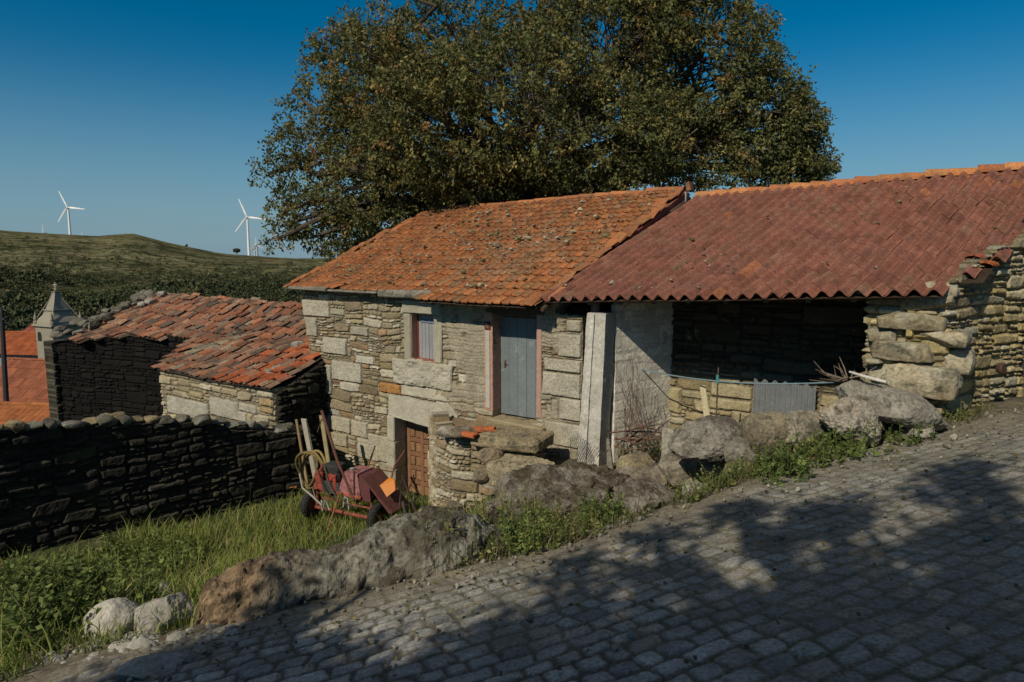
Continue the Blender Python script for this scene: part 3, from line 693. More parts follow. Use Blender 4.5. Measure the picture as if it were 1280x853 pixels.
# eave slabs on the left, rafters over the door
for (a, b, t_) in [(-5.86, -4.55, .045), (-4.54, -3.1, .04), (-3.08, -1.72, .075)]: MB().box(F((a+b)/2, -.02, -.765+random.uniform(-.012, .012)-t_*.3), W*(b-a)/2, NB*.26, UP*t_, np.array([.23, .22, .185])*random.uniform(.9, 1.1), .02, .012, int(-a*10)).build('eave_slab', M['rock'], house); roughen(house.children[-1], .06, .02, int(-a*7))
for s in np.arange(-1.55, .8, .46): MB().tube([F(s, -.42, -.905), F(s, .5, -.55)], [.035, .045], (.10, .075, .05), 7).build('rafter', M['wood'], house)
# roof
OT = [(.41, .158, .063), (.385, .148, .06), (.43, .175, .07), (.365, .145, .062), (.39, .175, .08), (.33, .14, .068)]
A = F(-5.85, -.52, -.865); B = F(.70, -.52, -.865); Dd = F(dS, 5., dZ); Cc = F(cS, 5., cZ)
def keep_roof(a, b): return b > .055 or a > .615
def col_or(a, b, c, rs):
    k = math.exp(-((a-.72-.25*(b-.4))/.16)**2)*math.exp(-((b-.42)/.3)**2)          # a lichen-grey band to the right of the middle
    if rs.random() < .8*k: c = c*.6+np.array([.27, .225, .15])*.38
    if rs.random() < .10: c = c*.6+np.array([.2, .16, .09])*.35
    if b > .55: c = c*(1-.22*min(1, (b-.55)/.25)*rs.random())
    return c
roof = tile_roof('roof', A, B, Cc, Dd, 38, 20, OT, M['orangetile'], house, amp=.038, kind='flat', lift=.05, jit=.008, keep=keep_roof, seed=5, nx=8, rnd=.2, sag=.07, colfn=col_or)
ridge_caps('ridge_tile', Dd+UP*.02, Cc+UP*.03, 17, .085, OT, M['orangetile'], roof, 3, .012)
mb = MB()        # loose verge tiles along the right edge and the left
rs = np.random.default_rng(3)
for i in range(17):
    for (E0, E1, sd) in ((B, Cc, 1), (A, Dd, -1)):
        if i == 0 and sd < 0: continue
        p = E0+(E1-E0)*((i+.3)/17.5); t = (E1-E0)/np.linalg.norm(E1-E0)
        MB().box(p+UP*(.055+rs.normal(0, .015))+W*rs.normal(.0, .045), W*(.09+rs.normal(0, .015))+UP*rs.normal(0, .012), t*.2+UP*(.016+rs.normal(0, .012))+W*rs.normal(0, .02), UP*.010, np.asarray(OT[rs.integers(6)])*rs.uniform(.7, 1.1), .006, .01, i).build('verge_tile', M['orangetile'], roof)
mb = MB(); V0 = B+(Cc-B)*.52; V1 = B+(Cc-B)*.985
mb.poly([V0-UP*.02, V1-UP*.03, V1-UP*.50, V0-UP*.34], W*.09, (.25, .085, .06)); mb.build('verge_band', M['plaster'], roof)
mb = MB(); mb.box(Cc-UP*.22+W*.04-NB*.08, W*.07, NB*.10, UP*.13, (.42, .38, .32), .01, .01); mb.build('verge_end', M['plaster'], roof); MB().box(Cc+UP*.03+W*.10+NB*.02, W*.045+UP*.02, NB*.10, UP*.09-W*.03, (.26, .13, .07), .012, .008, 9).build('ridge_end_tile', M['orangetile'], roof)
mb = MB(); mb.poly([Dd-UP*.02, Cc-UP*.02, F(cS, 10.2, -.9), F(dS, 10.2, -.9)], UP*-.06, (.2, .09, .05)); mb.build('rear_slope', M['oldtile'], roof)
moss_clumps(A, B, Cc, Dd, 2600, 20, .026, [(.30, .25, .16), (.24, .20, .11), (.36, .33, .25), (.16, .14, .07)], M['wall'], roof, 77, .06, lambda a, b: np.clip(.18+.9*n2(a*6, b*5, 1., 3, 4)+.5*np.exp(-((a-.72)/.2)**2), .03, 1)*(b > .06))
# landing and the stone steps in front of the blue door
lp = [F(-2.03, .05), F(-1.5, -.52), F(-.98, -1.0), F(-.5, -1.12), F(.05, -.95), F(.45, -.5), F(.6, .02)]
def keep_land(u, v): return v < -2.94+.17*n2(u, v*.2, 3, 3, 5)-.25*sstep(2.05, 2.7, u)-.14*sstep(.8, .1, u)
land = stone_sheet('landing', lp, -5.3, -2.75, [(.33, .28, .18), (.38, .34, .25), (.26, .21, .13), (.42, .39, .31), (.30, .22, .14)], M['wall'], house, res=.018, rowh=(.08, .22), stw=(.10, .34), depth=.07, gap=.012, keep=keep_land, seed=23, back=.3, bulge=.09, warp=.07, split=.6)
land['label'] = 'rough stone landing below the blue door'
mb = MB(); mb.poly([np.append(p[:2]+(F(-.6, .3)-p)[:2]*.08, -3.13) for p in lp], UP*.12, (.24, .19, .12)); mb.build('landing_top', M['soil'], land)
def rock_part(name, px, py, Y, dims, rz, seed, ca, cb, parent, mat='rock', **k):
    p = at(px, py, Y); return rock(name, p, dims, rz, seed, ca, cb, None, parent=parent, mat=M[mat], **k)
TH = math.atan2(W[1], W[0])
def stair_slab(px, py, Y, hw, hd, hh, rot, tilt, c, seed):
    ca, sa = math.cos(TH+rot), math.sin(TH+rot); e1 = np.array([ca, sa, 0]); e2 = np.array([-sa, ca, tilt]); mb = MB(); mb.box(at(px, py, Y), e1*hw, e2*hd, UP*hh, c, .03, .02, seed)
    roughen(mb.build('stair_slab', M['rock'], land), .045, .03, seed, 4.)
stair_slab(640, 549, 10.55, .60, .32, .105, .06, .08, (.255, .21, .135), 31)
stair_slab(650, 590, 10.0, .44, .30, .16, -.06, .1, (.30, .26, .175), 32)
rock_part('stair_slab', 612, 570, 10.4, (.26, .24, .17), TH+.5, 35, (.28, .23, .15), (.19, .15, .1), land, square=.3)
rock_part('stair_slab', 684, 600, 9.75, (.40, .18, .07), TH+.55, 33, (.55, .52, .46), (.35, .33, .28), land, mat='palerock', square=.4, tilt=(.3, -.25))
rock_part('landing_stone', 578, 541, 10.75, (.24, .2, .08), .3, 34, (.28, .25, .18), (.17, .14, .1), land, square=.3)
rock_part('landing_stone', 558, 540, 10.9, (.15, .16, .09), 1.3, 36, (.34, .31, .25), (.16, .14, .11), land, square=.3)
def broken_tile(px, py, Y, rz, label, w=.28, c=(.42, .13, .05)):
    p = at(px, py, Y); mb = MB(); m = 7; V = []
    ca, sa = math.cos(rz), math.sin(rz)
    for th in (0, -.014):
        for a in (-1, 1):
            for k in range(m):
                an = math.pi*k/(m-1); x = a*w*(.55+.12*math.sin(k*2.1+a)); yy = math.cos(an)*.09; z = math.sin(an)*(.05+th)
                V.append((p[0]+ca*x-sa*yy, p[1]+sa*x+ca*yy, p[2]+z+th))
    f = []
    for k in range(m-1): f += [[k, k+1, m+k+1, m+k], [2*m+k, 2*m+k+1, 3*m+k+1, 3*m+k], [k, k+1, 2*m+k+1, 2*m+k], [m+k, m+k+1, 3*m+k+1, 3*m+k]]
    mb.add(V, f, (), c); o = mb.build('roof_tile', M['redtile'], None); return props(o, label, 'tile', None)
broken_tile(606, 537, 10.72, .1, 'bright orange broken tile lying flat on the stone landing, the upper of two')
broken_tile(588, 544, 10.55, -.6, 'orange broken tile at the edge of the stone landing, the lower of two', .22, (.40, .12, .05))

# ================================================================== THE OPEN SHED
shed = empty('open_shed', F(3.6, .5, -3.2), 'open-fronted stone shed with faded red barrel tile roof and pale concrete corner post', 'shed')
RT = [(.262, .118, .085), (.242, .109, .08), (.28, .127, .09), (.228, .102, .075), (.255, .122, .092), (.27, .117, .083)]
d2 = onwall(869, 241, 5.0); c2 = onwall(1280, 206, 5.0); SL = (c2[1]-d2[1])/(c2[0]-d2[0])
A2 = F(.62, -.36, -.79); B2 = F(9.4, -.36, -.79+8.78*.054); D2 = F(d2[0]+.03, 5, d2[1]-.11); C2 = F(10.4, 5, d2[1]-.06+SL*(10.4-d2[0]))
def roof2(a, b): return (A2*(1-a)+B2*a)*(1-b)+(D2*(1-a)+C2*a)*b
def sr(p): q = p-D0; return float(q@W), float(q@NB)
def keep_r2(a, b):
    s, r = sr(roof2(a, b)); return s < 6.16+.476*max(r, 0)+.13*math.sin(r*9)
def col_red(a, b, c, rs):
    if a > .55 and rs.random() < .15: c = c*np.array([.86, .88, .9])
    if b > .93: c = c*1.1
    if rs.random() < .08: c = c*.75+np.array([.26, .2, .13])*.25
    if rs.random() < .02: c = np.array([.36, .15, .08])
    return c
roof_s = tile_roof('roof', A2, B2, C2, D2, 45, 20, RT, M['redtile'], shed, amp=.085, kind='barrel', lift=.014, jit=.005, keep=keep_r2, seed=8, nx=10, sag=.05, colfn=col_red, lap=.2, rnd=.08, miss=.0)
ridge_caps('ridge_tile', D2+UP*.03+(C2-D2)*.005, C2+UP*.03, 24, .14, [(.42, .17, .065), (.38, .14, .06), (.45, .2, .08)], M['orangetile'], roof_s, 4, .008)
moss_clumps(A2, A2+(B2-A2)*.68, D2+(C2-D2)*.68, D2, 900, 20, .022, [(.20, .16, .11), (.14, .12, .07), (.30, .26, .2)], M['wall'], roof_s, 78, .06, lambda a, b: np.clip(.05+.9*n2(a*7, b*5, 1., 3, 14), .02, 1))
mb = MB(); mb.poly([D2, C2, F(10.4, 10.3, -.6), F(d2[0], 10.3, -.9)], UP*-.06, (.16, .06, .045)); mb.build('rear_slope', M['redtile'], roof_s)
mb = MB(); mb.poly([F(1.28, -.21, -3.65), F(1.67, -.21, -3.65), F(1.765, -.21, -.93), F(1.44, -.21, -.93)], NB*.33, (.50, .485, .43)); po = roughen(mb.build('corner_post', M['plaster'], shed), .06, .014, 3)
mb = MB(); mb.poly([F(1.36, -.212, -3.6), F(1.45, -.212, -3.6), F(1.58, -.212, -.95), F(1.51, -.212, -.95)], NB*-.03, (.56, .55, .50)); roughen(mb.build('raised_edge', M['plaster'], po), .05, .012, 4)
mb = MB(); mb.tube([F(1.5, -.05, -.95), F(1.5, -.05, -.7)], .07, (.13, .11, .09), 8); mb.build('post_stub', M['wood'], shed)
mb = MB(); mb.box(F(3.6, -.05, -.60), W*2.45+UP*.132, NB*.07, UP*.075, (.085, .065, .05), .015, .006); mb.build('beam', M['wood'], shed)
for i, s in enumerate(np.arange(1.0, 5.9, .52)): MB().tube([F(s, -.30, -.845+.054*(s-.62)+.03), F(s, 4.8, 1.05)], .045, (.11, .085, .06), 7).build('rafter', M['wood'], shed)
mb = MB()
for px, py in [(717, 372), (744, 374), (957, 371), (1014, 369), (1071, 367), (1098, 369)]:
    s, z = onwall(px, py, -.2); MB().box(F(s, -.2, z), W*random.uniform(.02, .045), NB*.02, UP*random.uniform(.012, .03), (.5, .48, .42), .006, .006, px).build('mortar_lump', M['plaster'], shed)
WHT = [(.74, .71, .62), (.70, .67, .58), (.72, .69, .60)]
stone_sheet('inner_wall', [F(1.77, .13), F(2.24, 1.3), F(2.6, 4.9)], -3.7, .95, WHT, M['plaster'], shed, res=.03, depth=.004, gap=.008, rough=.004, joint=(.58, .55, .47), seed=41, back=.12, keep=lambda u, v: v < -.80+.36*u)
def upper_shade(u, v, C):  # upper wall near-black: the shed's inner shade put into the stone colour
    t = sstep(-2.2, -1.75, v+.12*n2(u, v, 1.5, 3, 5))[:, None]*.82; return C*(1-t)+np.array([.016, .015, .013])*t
bb = [(s0-1.9, s1-1.9, z0, z1, c, .05) for (s0, s1, z0, z1), c in [(rectw(888, 481, 941, 498, 1.3), (.40, .35, .22)), (rectw(886, 499, 941, 514, 1.3), (.38, .33, .20)), (rectw(814, 483, 852, 515, 1.3), (.36, .31, .18)), (rectw(915, 515, 945, 545, 1.3), (.36, .31, .2))]]
stone_sheet('back_wall', [F(1.9, 1.3), F(6.35, 1.3)], -3.9, .1, [(.33, .28, .16), (.38, .33, .21), (.28, .23, .13), (.36, .33, .24)], M['wall'], shed, res=.022, rowh=(.1, .26), stw=(.16, .5), depth=.06, seed=44, blocks=bb, back=.2, keep=lambda u, v: v < -.2+.06*u, colfn=upper_shade)
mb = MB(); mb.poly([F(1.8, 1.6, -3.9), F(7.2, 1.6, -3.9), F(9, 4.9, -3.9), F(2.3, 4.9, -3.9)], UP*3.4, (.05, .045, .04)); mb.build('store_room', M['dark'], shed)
# right gable wall following the roof, and the squat pier of big slabs
YST = [(.36, .30, .17), (.33, .28, .15), (.30, .26, .17), (.40, .35, .23), (.25, .21, .13), (.38, .36, .28)]
G = [F(5.72, -.14), F(6.1, -.08), F(6.1+.476*6.6, 6.6)]
def keep_gab(u, v):
    r = np.maximum(u-.38, 0)/1.107; zt = -.62+.054*5.5+.345*(r+.3); return v < zt-.12+.10*n2(u, v*.3, 3.2, 3, 8)-.25*sstep(.5, 0, u)
def tint_gab(u, v, C):
    n = n2(u, v, 1.3, 3, 17); t = sstep(-.1, .4, n)[:, None]*.45; return C*(1-t)+C*np.array([1.0, .88, .5])*t
stone_sheet('gable_wall', G, -2.7, 2.6, YST, M['wall'], shed, res=.018, rowh=(.09, .22), stw=(.14, .45), depth=.08, gap=.012, seed=51, keep=keep_gab, back=.3, bulge=.05, warp=.06, colfn=tint_gab, joint=(.20, .17, .10))
stone_sheet('pier_core', [F(5.42, .5), F(5.30, -.02), F(5.75, -.1)], -2.7, -.52, YST, M['wall'], shed, res=.022, rowh=(.1, .2), stw=(.16, .4), depth=.07, seed=52, back=.2)
SLB = [(1090, 391, 1188, 414, 0), (1080, 412, 1121, 429, .05), (1127, 413, 1216, 434, .02), (1082, 428, 1182, 453, -.03), (1079, 456, 1206, 500, -.08), (1150, 438, 1220, 470, .1), (1120, 368, 1195, 392, .06), (1080, 449, 1105, 457, 0), (1140, 352, 1200, 372, .12)]
mb = MB()
for i, (x0, y0, x1, y1, dr) in enumerate(SLB):
    s0, s1, z0, z1 = rectw(x0, y0, x1, y1, -.2+dr)
    V, Fc = rock_shape(((s1-s0)/2*1.07, .34, (z1-z0)/2*1.12), TH+random.uniform(-.06, .06), (0, random.uniform(-.02, .05)), 60+i, 5, 5, .13, .7)
    C = rock_cols(V, (.40, .355, .25), (.27, .225, .14), 60+i, 4., (.33, .32, .25)); V = V+F((s0+s1)/2, .05+dr, (z0+z1)/2); mb.add(V, (), Fc, C)
pier = mb.build('pier', M['rock'], shed, True); pier['label'] = 'squat pier of long lichened stone slabs'
mb = MB(); 
for px, py in [(1253, 461)]:
    p = at(px, py, 8.05); mb.lathe(p, (-.5, .87, 0), [(0, -.02), (.06, -.02), (.07, 0), (.05, .05), (0, .06)], (.07, .04, .03), 12)
mb.build('drain_end', M['rust'], shed)
for i, (px, py, Y, rz, lab, w) in enumerate([(1234, 331, 8.35, .7, 'loose orange roof tile on the broken top of the right gable wall', .27), (1222, 322, 8.5, .5, 'dull red loose tile lying just behind the orange one on the gable wall', .22)]):
    broken_tile(px, py, Y, rz, lab, w, (.42, .13, .05) if i == 0 else (.30, .10, .06))
# things in and around the shed
s0, z0 = onwall(800, 462, .95); rp = [F(1.86, .72, onwall(800, 462, .72)[1])]
p_a = F(1.87, .75, 0); pa = at(803, 462, 10.9); pb = at(1042, 478, 8.35); pts = []
for k in range(25):
    t = k/24; q = pa*(1-t)+pb*t; pts.append(q-UP*(.10*4*t*(1-t)))
mb = MB(); mb.tube(pts, .011, (.17, .25, .29), 6); props(mb.build('washing_line', M['plastic']), 'pale blue rope sagging across the open front of the shed', 'rope')
mid = pts[12]; mb = MB(); pm = pts[11]
mb.tube([np.append(pm[:2], pm[2]-.95), np.append(pm[:2]+.01, pm[2]+.20)], .011, (.10, .08, .07), 6); rod = mb.build('iron_rod', M['rust']); props(rod, 'thin upright iron rod holding up the middle of the blue rope', 'rod')
mb = MB(); mb.tube([pm-UP*.03, pm+UP*.09], .022, (.07, .26, .25), 8); mb.build('teal_tie', M['plastic'], rod)
b0 = at(884, 522, 9.85); b1 = at(878, 482, 10.15); mb = MB(); mb.box((b0+b1)/2, W*.045, NB*.012, (b1-b0)/2, (.45, .40, .26), .004, .003); props(mb.build('plank', M['wood']), 'short pale plank leaning on the shed back wall', 'plank')
# corrugated sheet standing at the back
cv = []; nx = 90; sA, sB, zA, zB = rectw(943, 479, 1012, 520, 1.15); 
for iz, z in enumerate((zA-.35, zB+.0)):
    for k in range(nx): 
        s = sA-.02+(sB-sA+.1)*k/(nx-1); cv.append(F(s, 1.16+.010*math.sin(s*2*math.pi/.076), z+(0.03*math.sin(s*2*math.pi/.15) if iz else 0)))
cf = [[k, k+1, nx+k+1, nx+k] for k in range(nx-1)]
props(mesh_np('corrugated_sheet', cv, cf, (.17, .185, .195), M['steel'], None, True), 'grey corrugated metal sheet standing behind the boulders inside the shed', 'metal sheet')
# short concrete stub and a white stick, twigs
p = at(835, 600, 9.1); q = at(836, 543, 9.1); mb = MB(); mb.box((p+q)/2, W*.085, NB*.07, UP*(q[2]-p[2]+.15)/2, (.36, .34, .27), .015, .01); props(mb.build('stone_post', M['rock']), 'short upright stone post at the foot of the shed, beside bare vines', 'post')
mb = MB(); mb.tube([at(1062, 465, 7.75), at(1084, 472, 7.5), at(1108, 478, 7.35)], [.012, .02, .016], (.62, .60, .56), 7); props(mb.build('white_stick', M['wood']), 'pale white stick lying on top of the big grey slab boulder', 'stick')
mb = MB(); rs = np.random.default_rng(5); o = at(1058, 474, 7.9)
for k in range(16):
    a = o+rs.normal(0, .03, 3); e = a+np.array([rs.normal(-.12, .2), rs.normal(0, .08), abs(rs.normal(.13, .1))]); m_ = (a+e)/2+rs.normal(0, .03, 3); mb.tube([a, m_, e], [.009, .007, .003], (.22, .17, .13), 5)
props(mb.build('dry_twig', M['bark']), 'tangle of dry twigs behind the grey slab boulder at the end of the rope', 'twigs')
mb = MB(); rs = np.random.default_rng(9)
for k in range(26):
    a = F(1.85+rs.uniform(0, .7), .1+rs.uniform(-.15, .5), -3.55); x = rs.uniform(764, 800); top = at(x, rs.uniform(440, 520), 10.35)
    pts = [a+(top-a)*t+rs.normal(0, .035, 3)+UP*.12*math.sin(t*3.1) for t in np.linspace(0, 1, 8)]
    mb.tube(pts, list(np.linspace(.007, .0025, 8)), np.array([.19, .13, .10])*rs.uniform(.6, 1.3), 5, False)
for k in range(12):
    a = at(rs.uniform(762, 790), rs.uniform(535, 560), 10.1); e = at(rs.uniform(820, 850), rs.uniform(520, 560), 9.7); mb.tube([a, (a+e)/2+rs.normal(0, .08, 3), e], [.014, .011, .005], (.15, .09, .07), 5, False)
props(mb.build('bare_vine', M['bark']), 'bare brown vine stems climbing the white inner wall beside the corner post', 'vine')
# wire netting wrapped around the foot of the post
mb = MB(); rs = np.random.default_rng(11)
def net(u, v): return F(1.20+u*.58, -.25-.05*math.sin(u*5)-.02*math.sin(v*9), -3.6+v*(.75-.35*abs(u-.3)))
for k in range(17):
    u = k/16
    for sg in (-1, 1): mb.tube([net(np.clip(u+sg*t*.5, 0, 1), t) for t in np.linspace(0, 1, 9)], .0035, (.10, .10, .10), 4, False)
props(mb.build('wire_netting', M['steel']), 'dark wire netting wrapped around the foot of the concrete corner post', 'netting')
mb = MB(); p0 = F(1.86, -.25, -3.6); mb.poly([p0, p0+W*.13, p0+W*.02+UP*.72, p0-W*.03+UP*.74], NB*.04, (.25, .23, .19)); props(mb.build('leaning_slate', M['rock']), 'narrow grey slate leaning on the right of the concrete post', 'slate')
# ================================================================== BOULDERS AND LEDGES
def brock(name, px, py, Y, hw, hd, hh, rz, seed, ca, cb, label, cat='boulder', **k):
    p = at(px, py, Y); return rock(name, p, (hw, hd, hh), rz, seed, ca, cb, label, cat, **k)
G1, G2 = (.215, .20, .165), (.12, .11, .088); BR1, BR2 = (.26, .20, .12), (.16, .13, .09)
brock('boulder', 1104, 502, 7.55, .60, .42, .20, -.25, 101, (.27, .255, .215), (.17, .16, .13), 'large flat grey boulder in front of the slab pier, carrying a white stick', tilt=(.1, .26), cuts=8)
brock('boulder', 1060, 526, 7.35, .40, .34, .27, .5, 102, BR1, (.36, .33, .27), 'brown angular boulder under the left end of the big grey slab boulder', tilt=(.2, .35), cuts=12)
brock('boulder', 1012, 538, 7.7, .38, .3, .26, -.2, 103, (.30, .27, .21), G2, 'low dark stone between the rounded boulder and the brown angular boulder', cuts=10, tilt=(0, .2))
brock('boulder', 958, 541, 7.9, .31, .30, .31, .3, 104, (.27, .235, .16), (.17, .145, .10), 'rounded dome-shaped tan boulder standing mid front of the shed', cuts=4, amp=.1)
brock('boulder', 885, 548, 8.1, .50, .40, .29, .25, 105, (.235, .22, .185), (.115, .10, .085), 'broad pinkish grey lichened boulder left of the dome-shaped boulder', cuts=8, tilt=(.1, -.12))
brock('boulder', 930, 568, 7.75, .30, .25, .20, .6, 106, G1, G2, 'small grey boulder below the gap between the dome and the broad boulder', cuts=9)
brock('boulder', 1018, 566, 7.3, .22, .2, .13, .1, 107, BR1, BR2, 'small brown stone half buried in weeds under the low dark stone', cuts=8)
brock('boulder', 920, 590, 7.3, .22, .16, .12, .9, 108, (.36, .31, .21), BR2, 'small tan stone in the weeds at the road edge below the broad boulder', cuts=7)
brock('boulder', 800, 585, 8.9, .32, .25, .22, -.3, 109, (.28, .24, .14), BR2, 'yellowish stone in the weeds right of the concrete post', cuts=7)
# dark lichened bedrock hump under the steps
mb = MB(); rs = np.random.default_rng(88)
for i in range(11):
    f = i/10; px = 812+f*340+rs.normal(0, 6); py = 594-f*74+rs.normal(0, 3); V, Fc = rock_shape((rs.uniform(.28, .5), rs.uniform(.25, .4), rs.uniform(.14, .24)), rs.uniform(0, 3), (rs.normal(0, .15), rs.normal(0, .15)), 500+i, 5, 12, .2); mb.add(V+at(px, py+6, 8.75-f*1.2), (), Fc, rock_cols(V, (.25, .225, .175), (.13, .105, .08), 500+i, 4.))
props(mb.build('bedrock_bank', M['rock'], None, True), 'rugged low bank of bedrock running under the boulders along the shed front', 'bedrock')
for i, (px, py, Y, d, lab) in enumerate([(640, 612, 9.6, .20, 'angular stone below the steps, between the second slab and the bedrock hump'), (604, 640, 9.6, .17, 'small tan stone at the foot of the landing wall near the ledge'), (566, 636, 10.2, .15, 'small grey stone beside the low brown door at the landing foot'), (660, 690, 6.0, .12, 'small rounded stone at the road edge among the bushy green plant'), (868, 612, 7.3, .14, 'small pale stone among weeds at the bend of the road edge'), (1150, 535, 7.3, .16, 'small grey stone at the right end of the verge below the flat boulder')]):
    brock('stone', px, py, Y, d*1.25, d, d*.75, i*1.3, 520+i, [(.30, .265, .19), (.27, .25, .2), (.33, .31, .26)][i % 3], (.17, .145, .105), lab, 'stone', cuts=12, amp=.2)
for i in range(9):        # tumbled rubble that makes the landing slope into the steps
    rs = np.random.default_rng(540+i); px = 600+rs.random()*70; py = 555+rs.random()*60; s_ = rs.uniform(.09, .17)
    V, Fc = rock_shape((s_*1.4, s_, s_*.7), rs.uniform(0, 3), (rs.normal(0, .3), rs.normal(0, .3)), 540+i, 4, 12, .2, .3); MB().add(V+at(px, py, 10.45-(py-555)*.008), (), Fc, rock_cols(V, [(.31, .275, .2), (.24, .2, .13), (.35, .325, .265)][i % 3], (.17, .14, .1), 540+i, 5.)).build('rubble_stone', M['rock'], land)
mb = MB()
for i, (px, py, Y, d, rz, c1, c2_) in enumerate([(705, 628, 8.35, (1.02, .8, .42), .35, (.085, .066, .045), (.19, .175, .145)), (752, 612, 8.6, (.55, .5, .3), .2, (.075, .058, .042), (.17, .155, .13)), (640, 655, 7.9, (.5, .45, .28), .5, (.13, .10, .08), (.24, .22, .19)), (795, 624, 8.2, (.55, .4, .2), .1, (.24, .22, .19), (.15, .13, .11))]):
    V, Fc = rock_shape(d, rz, (.08, .05), 120+i, 6, 9, .24); C = rock_cols(V, c1, c2_, 120+i, 3.5); mb.add(V+at(px, py, Y), (), Fc, C)
props(mb.build('bedrock_hump', M['darkrock'], None, False), 'dark brown lichen-covered bedrock hump below the stone steps and post', 'bedrock')
# the long ledge between the road and the yard
def ledge():
    kp = []
    for px, py in [(238, 768), (268, 742), (300, 728), (360, 705), (430, 690), (480, 670), (540, 648), (590, 652), (640, 664)]:
        d_ = ray(px, py); Yc = np.linspace(3, 11, 400); e = edge_dist(d_[0]/d_[1]*Yc, Yc)[0]; Y = Yc[np.argmax(e > .42)]; c_ = at(px, py, Y); z0 = float(roadz([c_[0]], [c_[1]])[0])-.28
        kp.append([c_[0], c_[1], (c_[2]+z0)/2, (c_[2]-z0)/2])
    n = 240; m = 96
    T = np.linspace(0, len(kp)-1, n); K = np.array(kp); P4 = np.stack([np.interp(T, range(len(kp)), K[:, j]) for j in range(4)], 1)
    for _ in range(10): P4[1:-1] = (P4[:-2]+P4[1:-1]*2+P4[2:])/4
    P = P4[:, :3]
    t = np.gradient(P, axis=0); t[:, 2] = 0; t /= np.linalg.norm(t, axis=1)[:, None]; sd = np.stack([t[:, 1], -t[:, 0], 0*t[:, 0]], 1)
    f = np.linspace(0, 1, n); en = np.clip(np.minimum(f/.10, (1-f)/.2), 0, 1); en = np.sqrt(1-(1-en)**2); wid = .40*en*(1+.2*np.sin(f*11)); hgt = P4[:, 3]*en*(1+.10*np.sin(f*23+1))
    th = np.linspace(0, 2*math.pi, m, endpoint=False)
    V = P[:, None]+sd[:, None]*(np.cos(th)[None, :, None]*wid[:, None, None])+UP*(np.sin(th)[None, :, None]*hgt[:, None, None])
    V = V.reshape(-1, 3); c = np.repeat(P, m, 0); dr = V-c; dr /= np.linalg.norm(dr, axis=1)[:, None]+1e-6
    V = V+dr*np.repeat(en*.85+.15, m)[:, None]*(.10*fbm(V*2.2, 4, 3)+.07*(1-2*np.abs(fbm(V*4.5, 4, 5)))+.03*fbm(V*13, 3, 6)+.012*fbm(V*34, 2, 7))[:, None]
    fr = np.repeat(f, m); a = sstep(.0, .05, fr)*sstep(.42, .22, fr+.12*fbm(V*2, 2, 8)); nn = fbm(V*3.1, 4, 12); 
    C = np.array([.195, .185, .15])*(1+.4*nn)[:, None]; C = C*(1-a[:, None])+np.array([.25, .175, .105])*a[:, None]*(1+.3*nn)[:, None]
    dk = (sstep(.0, .35, fbm(V*2.7+9, 4, 15))*sstep(.3, .5, fr))[:, None]*.85; C = C*(1-dk)+np.array([.075, .066, .045])*dk
    I = np.arange(n*m).reshape(n, m); J = np.roll(I, -1, 1); q = np.stack([I[:-1], J[:-1], J[1:], I[1:]], -1).reshape(-1, 4)
    o = mesh_np('rock_ledge', V, q, C, M['darkrock'], None, False); props(o, 'long low rock ledge between cobbled road and grassy yard, orange brown at its lower end', 'bedrock')
ledge()
PW = (.42, .405, .355); PW2 = (.30, .285, .245)
def grock(px, py, hw, hd, hh, rz, seed, label, ca=PW, cb=PW2, lift=.5, mat='palerock', **k):
    p = hit(px, py); return rock('boulder', p+UP*hh*lift, (hw, hd, hh), rz, seed, ca, cb, label, 'boulder', mat=M[mat], **k)
grock(143, 788, .21, .20, .15, .2, 141, 'whitish rounded boulder at the yard edge, left one of the pale pair', cuts=5, amp=.12)
grock(205, 782, .20, .2, .165, -.4, 142, 'whitish cracked boulder at the yard edge, right one of the pale pair', cuts=8, amp=.18)
grock(204, 752, .09, .1, .14, .2, 143, 'small pale stone poking up from grass behind the pale boulder pair', ca=(.42, .41, .35), cuts=5)
grock(190, 838, .20, .16, .06, .4, 144, 'flat pale slab in the road shadow at the bottom left', ca=(.38, .40, .42), cuts=7, lift=.2)
grock(250, 640, .22, .2, .14, .4, 145, 'lone grey stone in the grass at the foot of the dark yard wall', ca=(.33, .31, .26), cuts=9, lift=.5, mat='rock')
rs = np.random.default_rng(71)
pg = MB()
for k in range(150):
    x = rs.uniform(40, 300); y = 795+rs.normal(0, 14)+(300-x)*.06; p = hit(x, y); r_ = abs(rs.normal(.018, .012))+.008
    V, Fc = ico(2); V = V*np.array([r_*1.3, r_, r_*.7]); V = V+.3*r_*fbm(V/r_*1.4+k, 2, k)[:, None]; pg.add(V+p, (), Fc, np.array([.30, .29, .26])*rs.uniform(.5, 1.4))
props(pg.build('gravel', M['palerock'], None, False), kind='stuff', label='loose gravel at the road edge below the pale boulders', cat='gravel')

# ================================================================== THE YARD WALL
yd = np.array([.68, .733]); ye = np.array([-3.95, 13.25]); ys = ye-yd*13.5
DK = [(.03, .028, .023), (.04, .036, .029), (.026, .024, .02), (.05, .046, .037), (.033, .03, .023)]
wp = [np.append(ys+yd*13.5*t+np.array([.73, -.68])*.12*math.sin(t*7), 0) for t in np.linspace(0, 1, 12)]
def ytop(u): return np.interp(u, [0, 5, 8.7, 11.2, 12.6, 13.5], [-2.1, -2.35, -2.58, -2.93, -3.36, -3.6])
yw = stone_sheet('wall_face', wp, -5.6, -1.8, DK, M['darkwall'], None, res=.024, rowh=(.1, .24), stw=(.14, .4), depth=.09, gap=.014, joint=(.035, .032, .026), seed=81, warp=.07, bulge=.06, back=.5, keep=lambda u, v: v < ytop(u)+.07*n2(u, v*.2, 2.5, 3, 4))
yroot = empty('yard_wall', np.append(ye-yd*5, -4.7), 'dark mossy dry-stone wall running along the left of the grassy yard', 'wall')
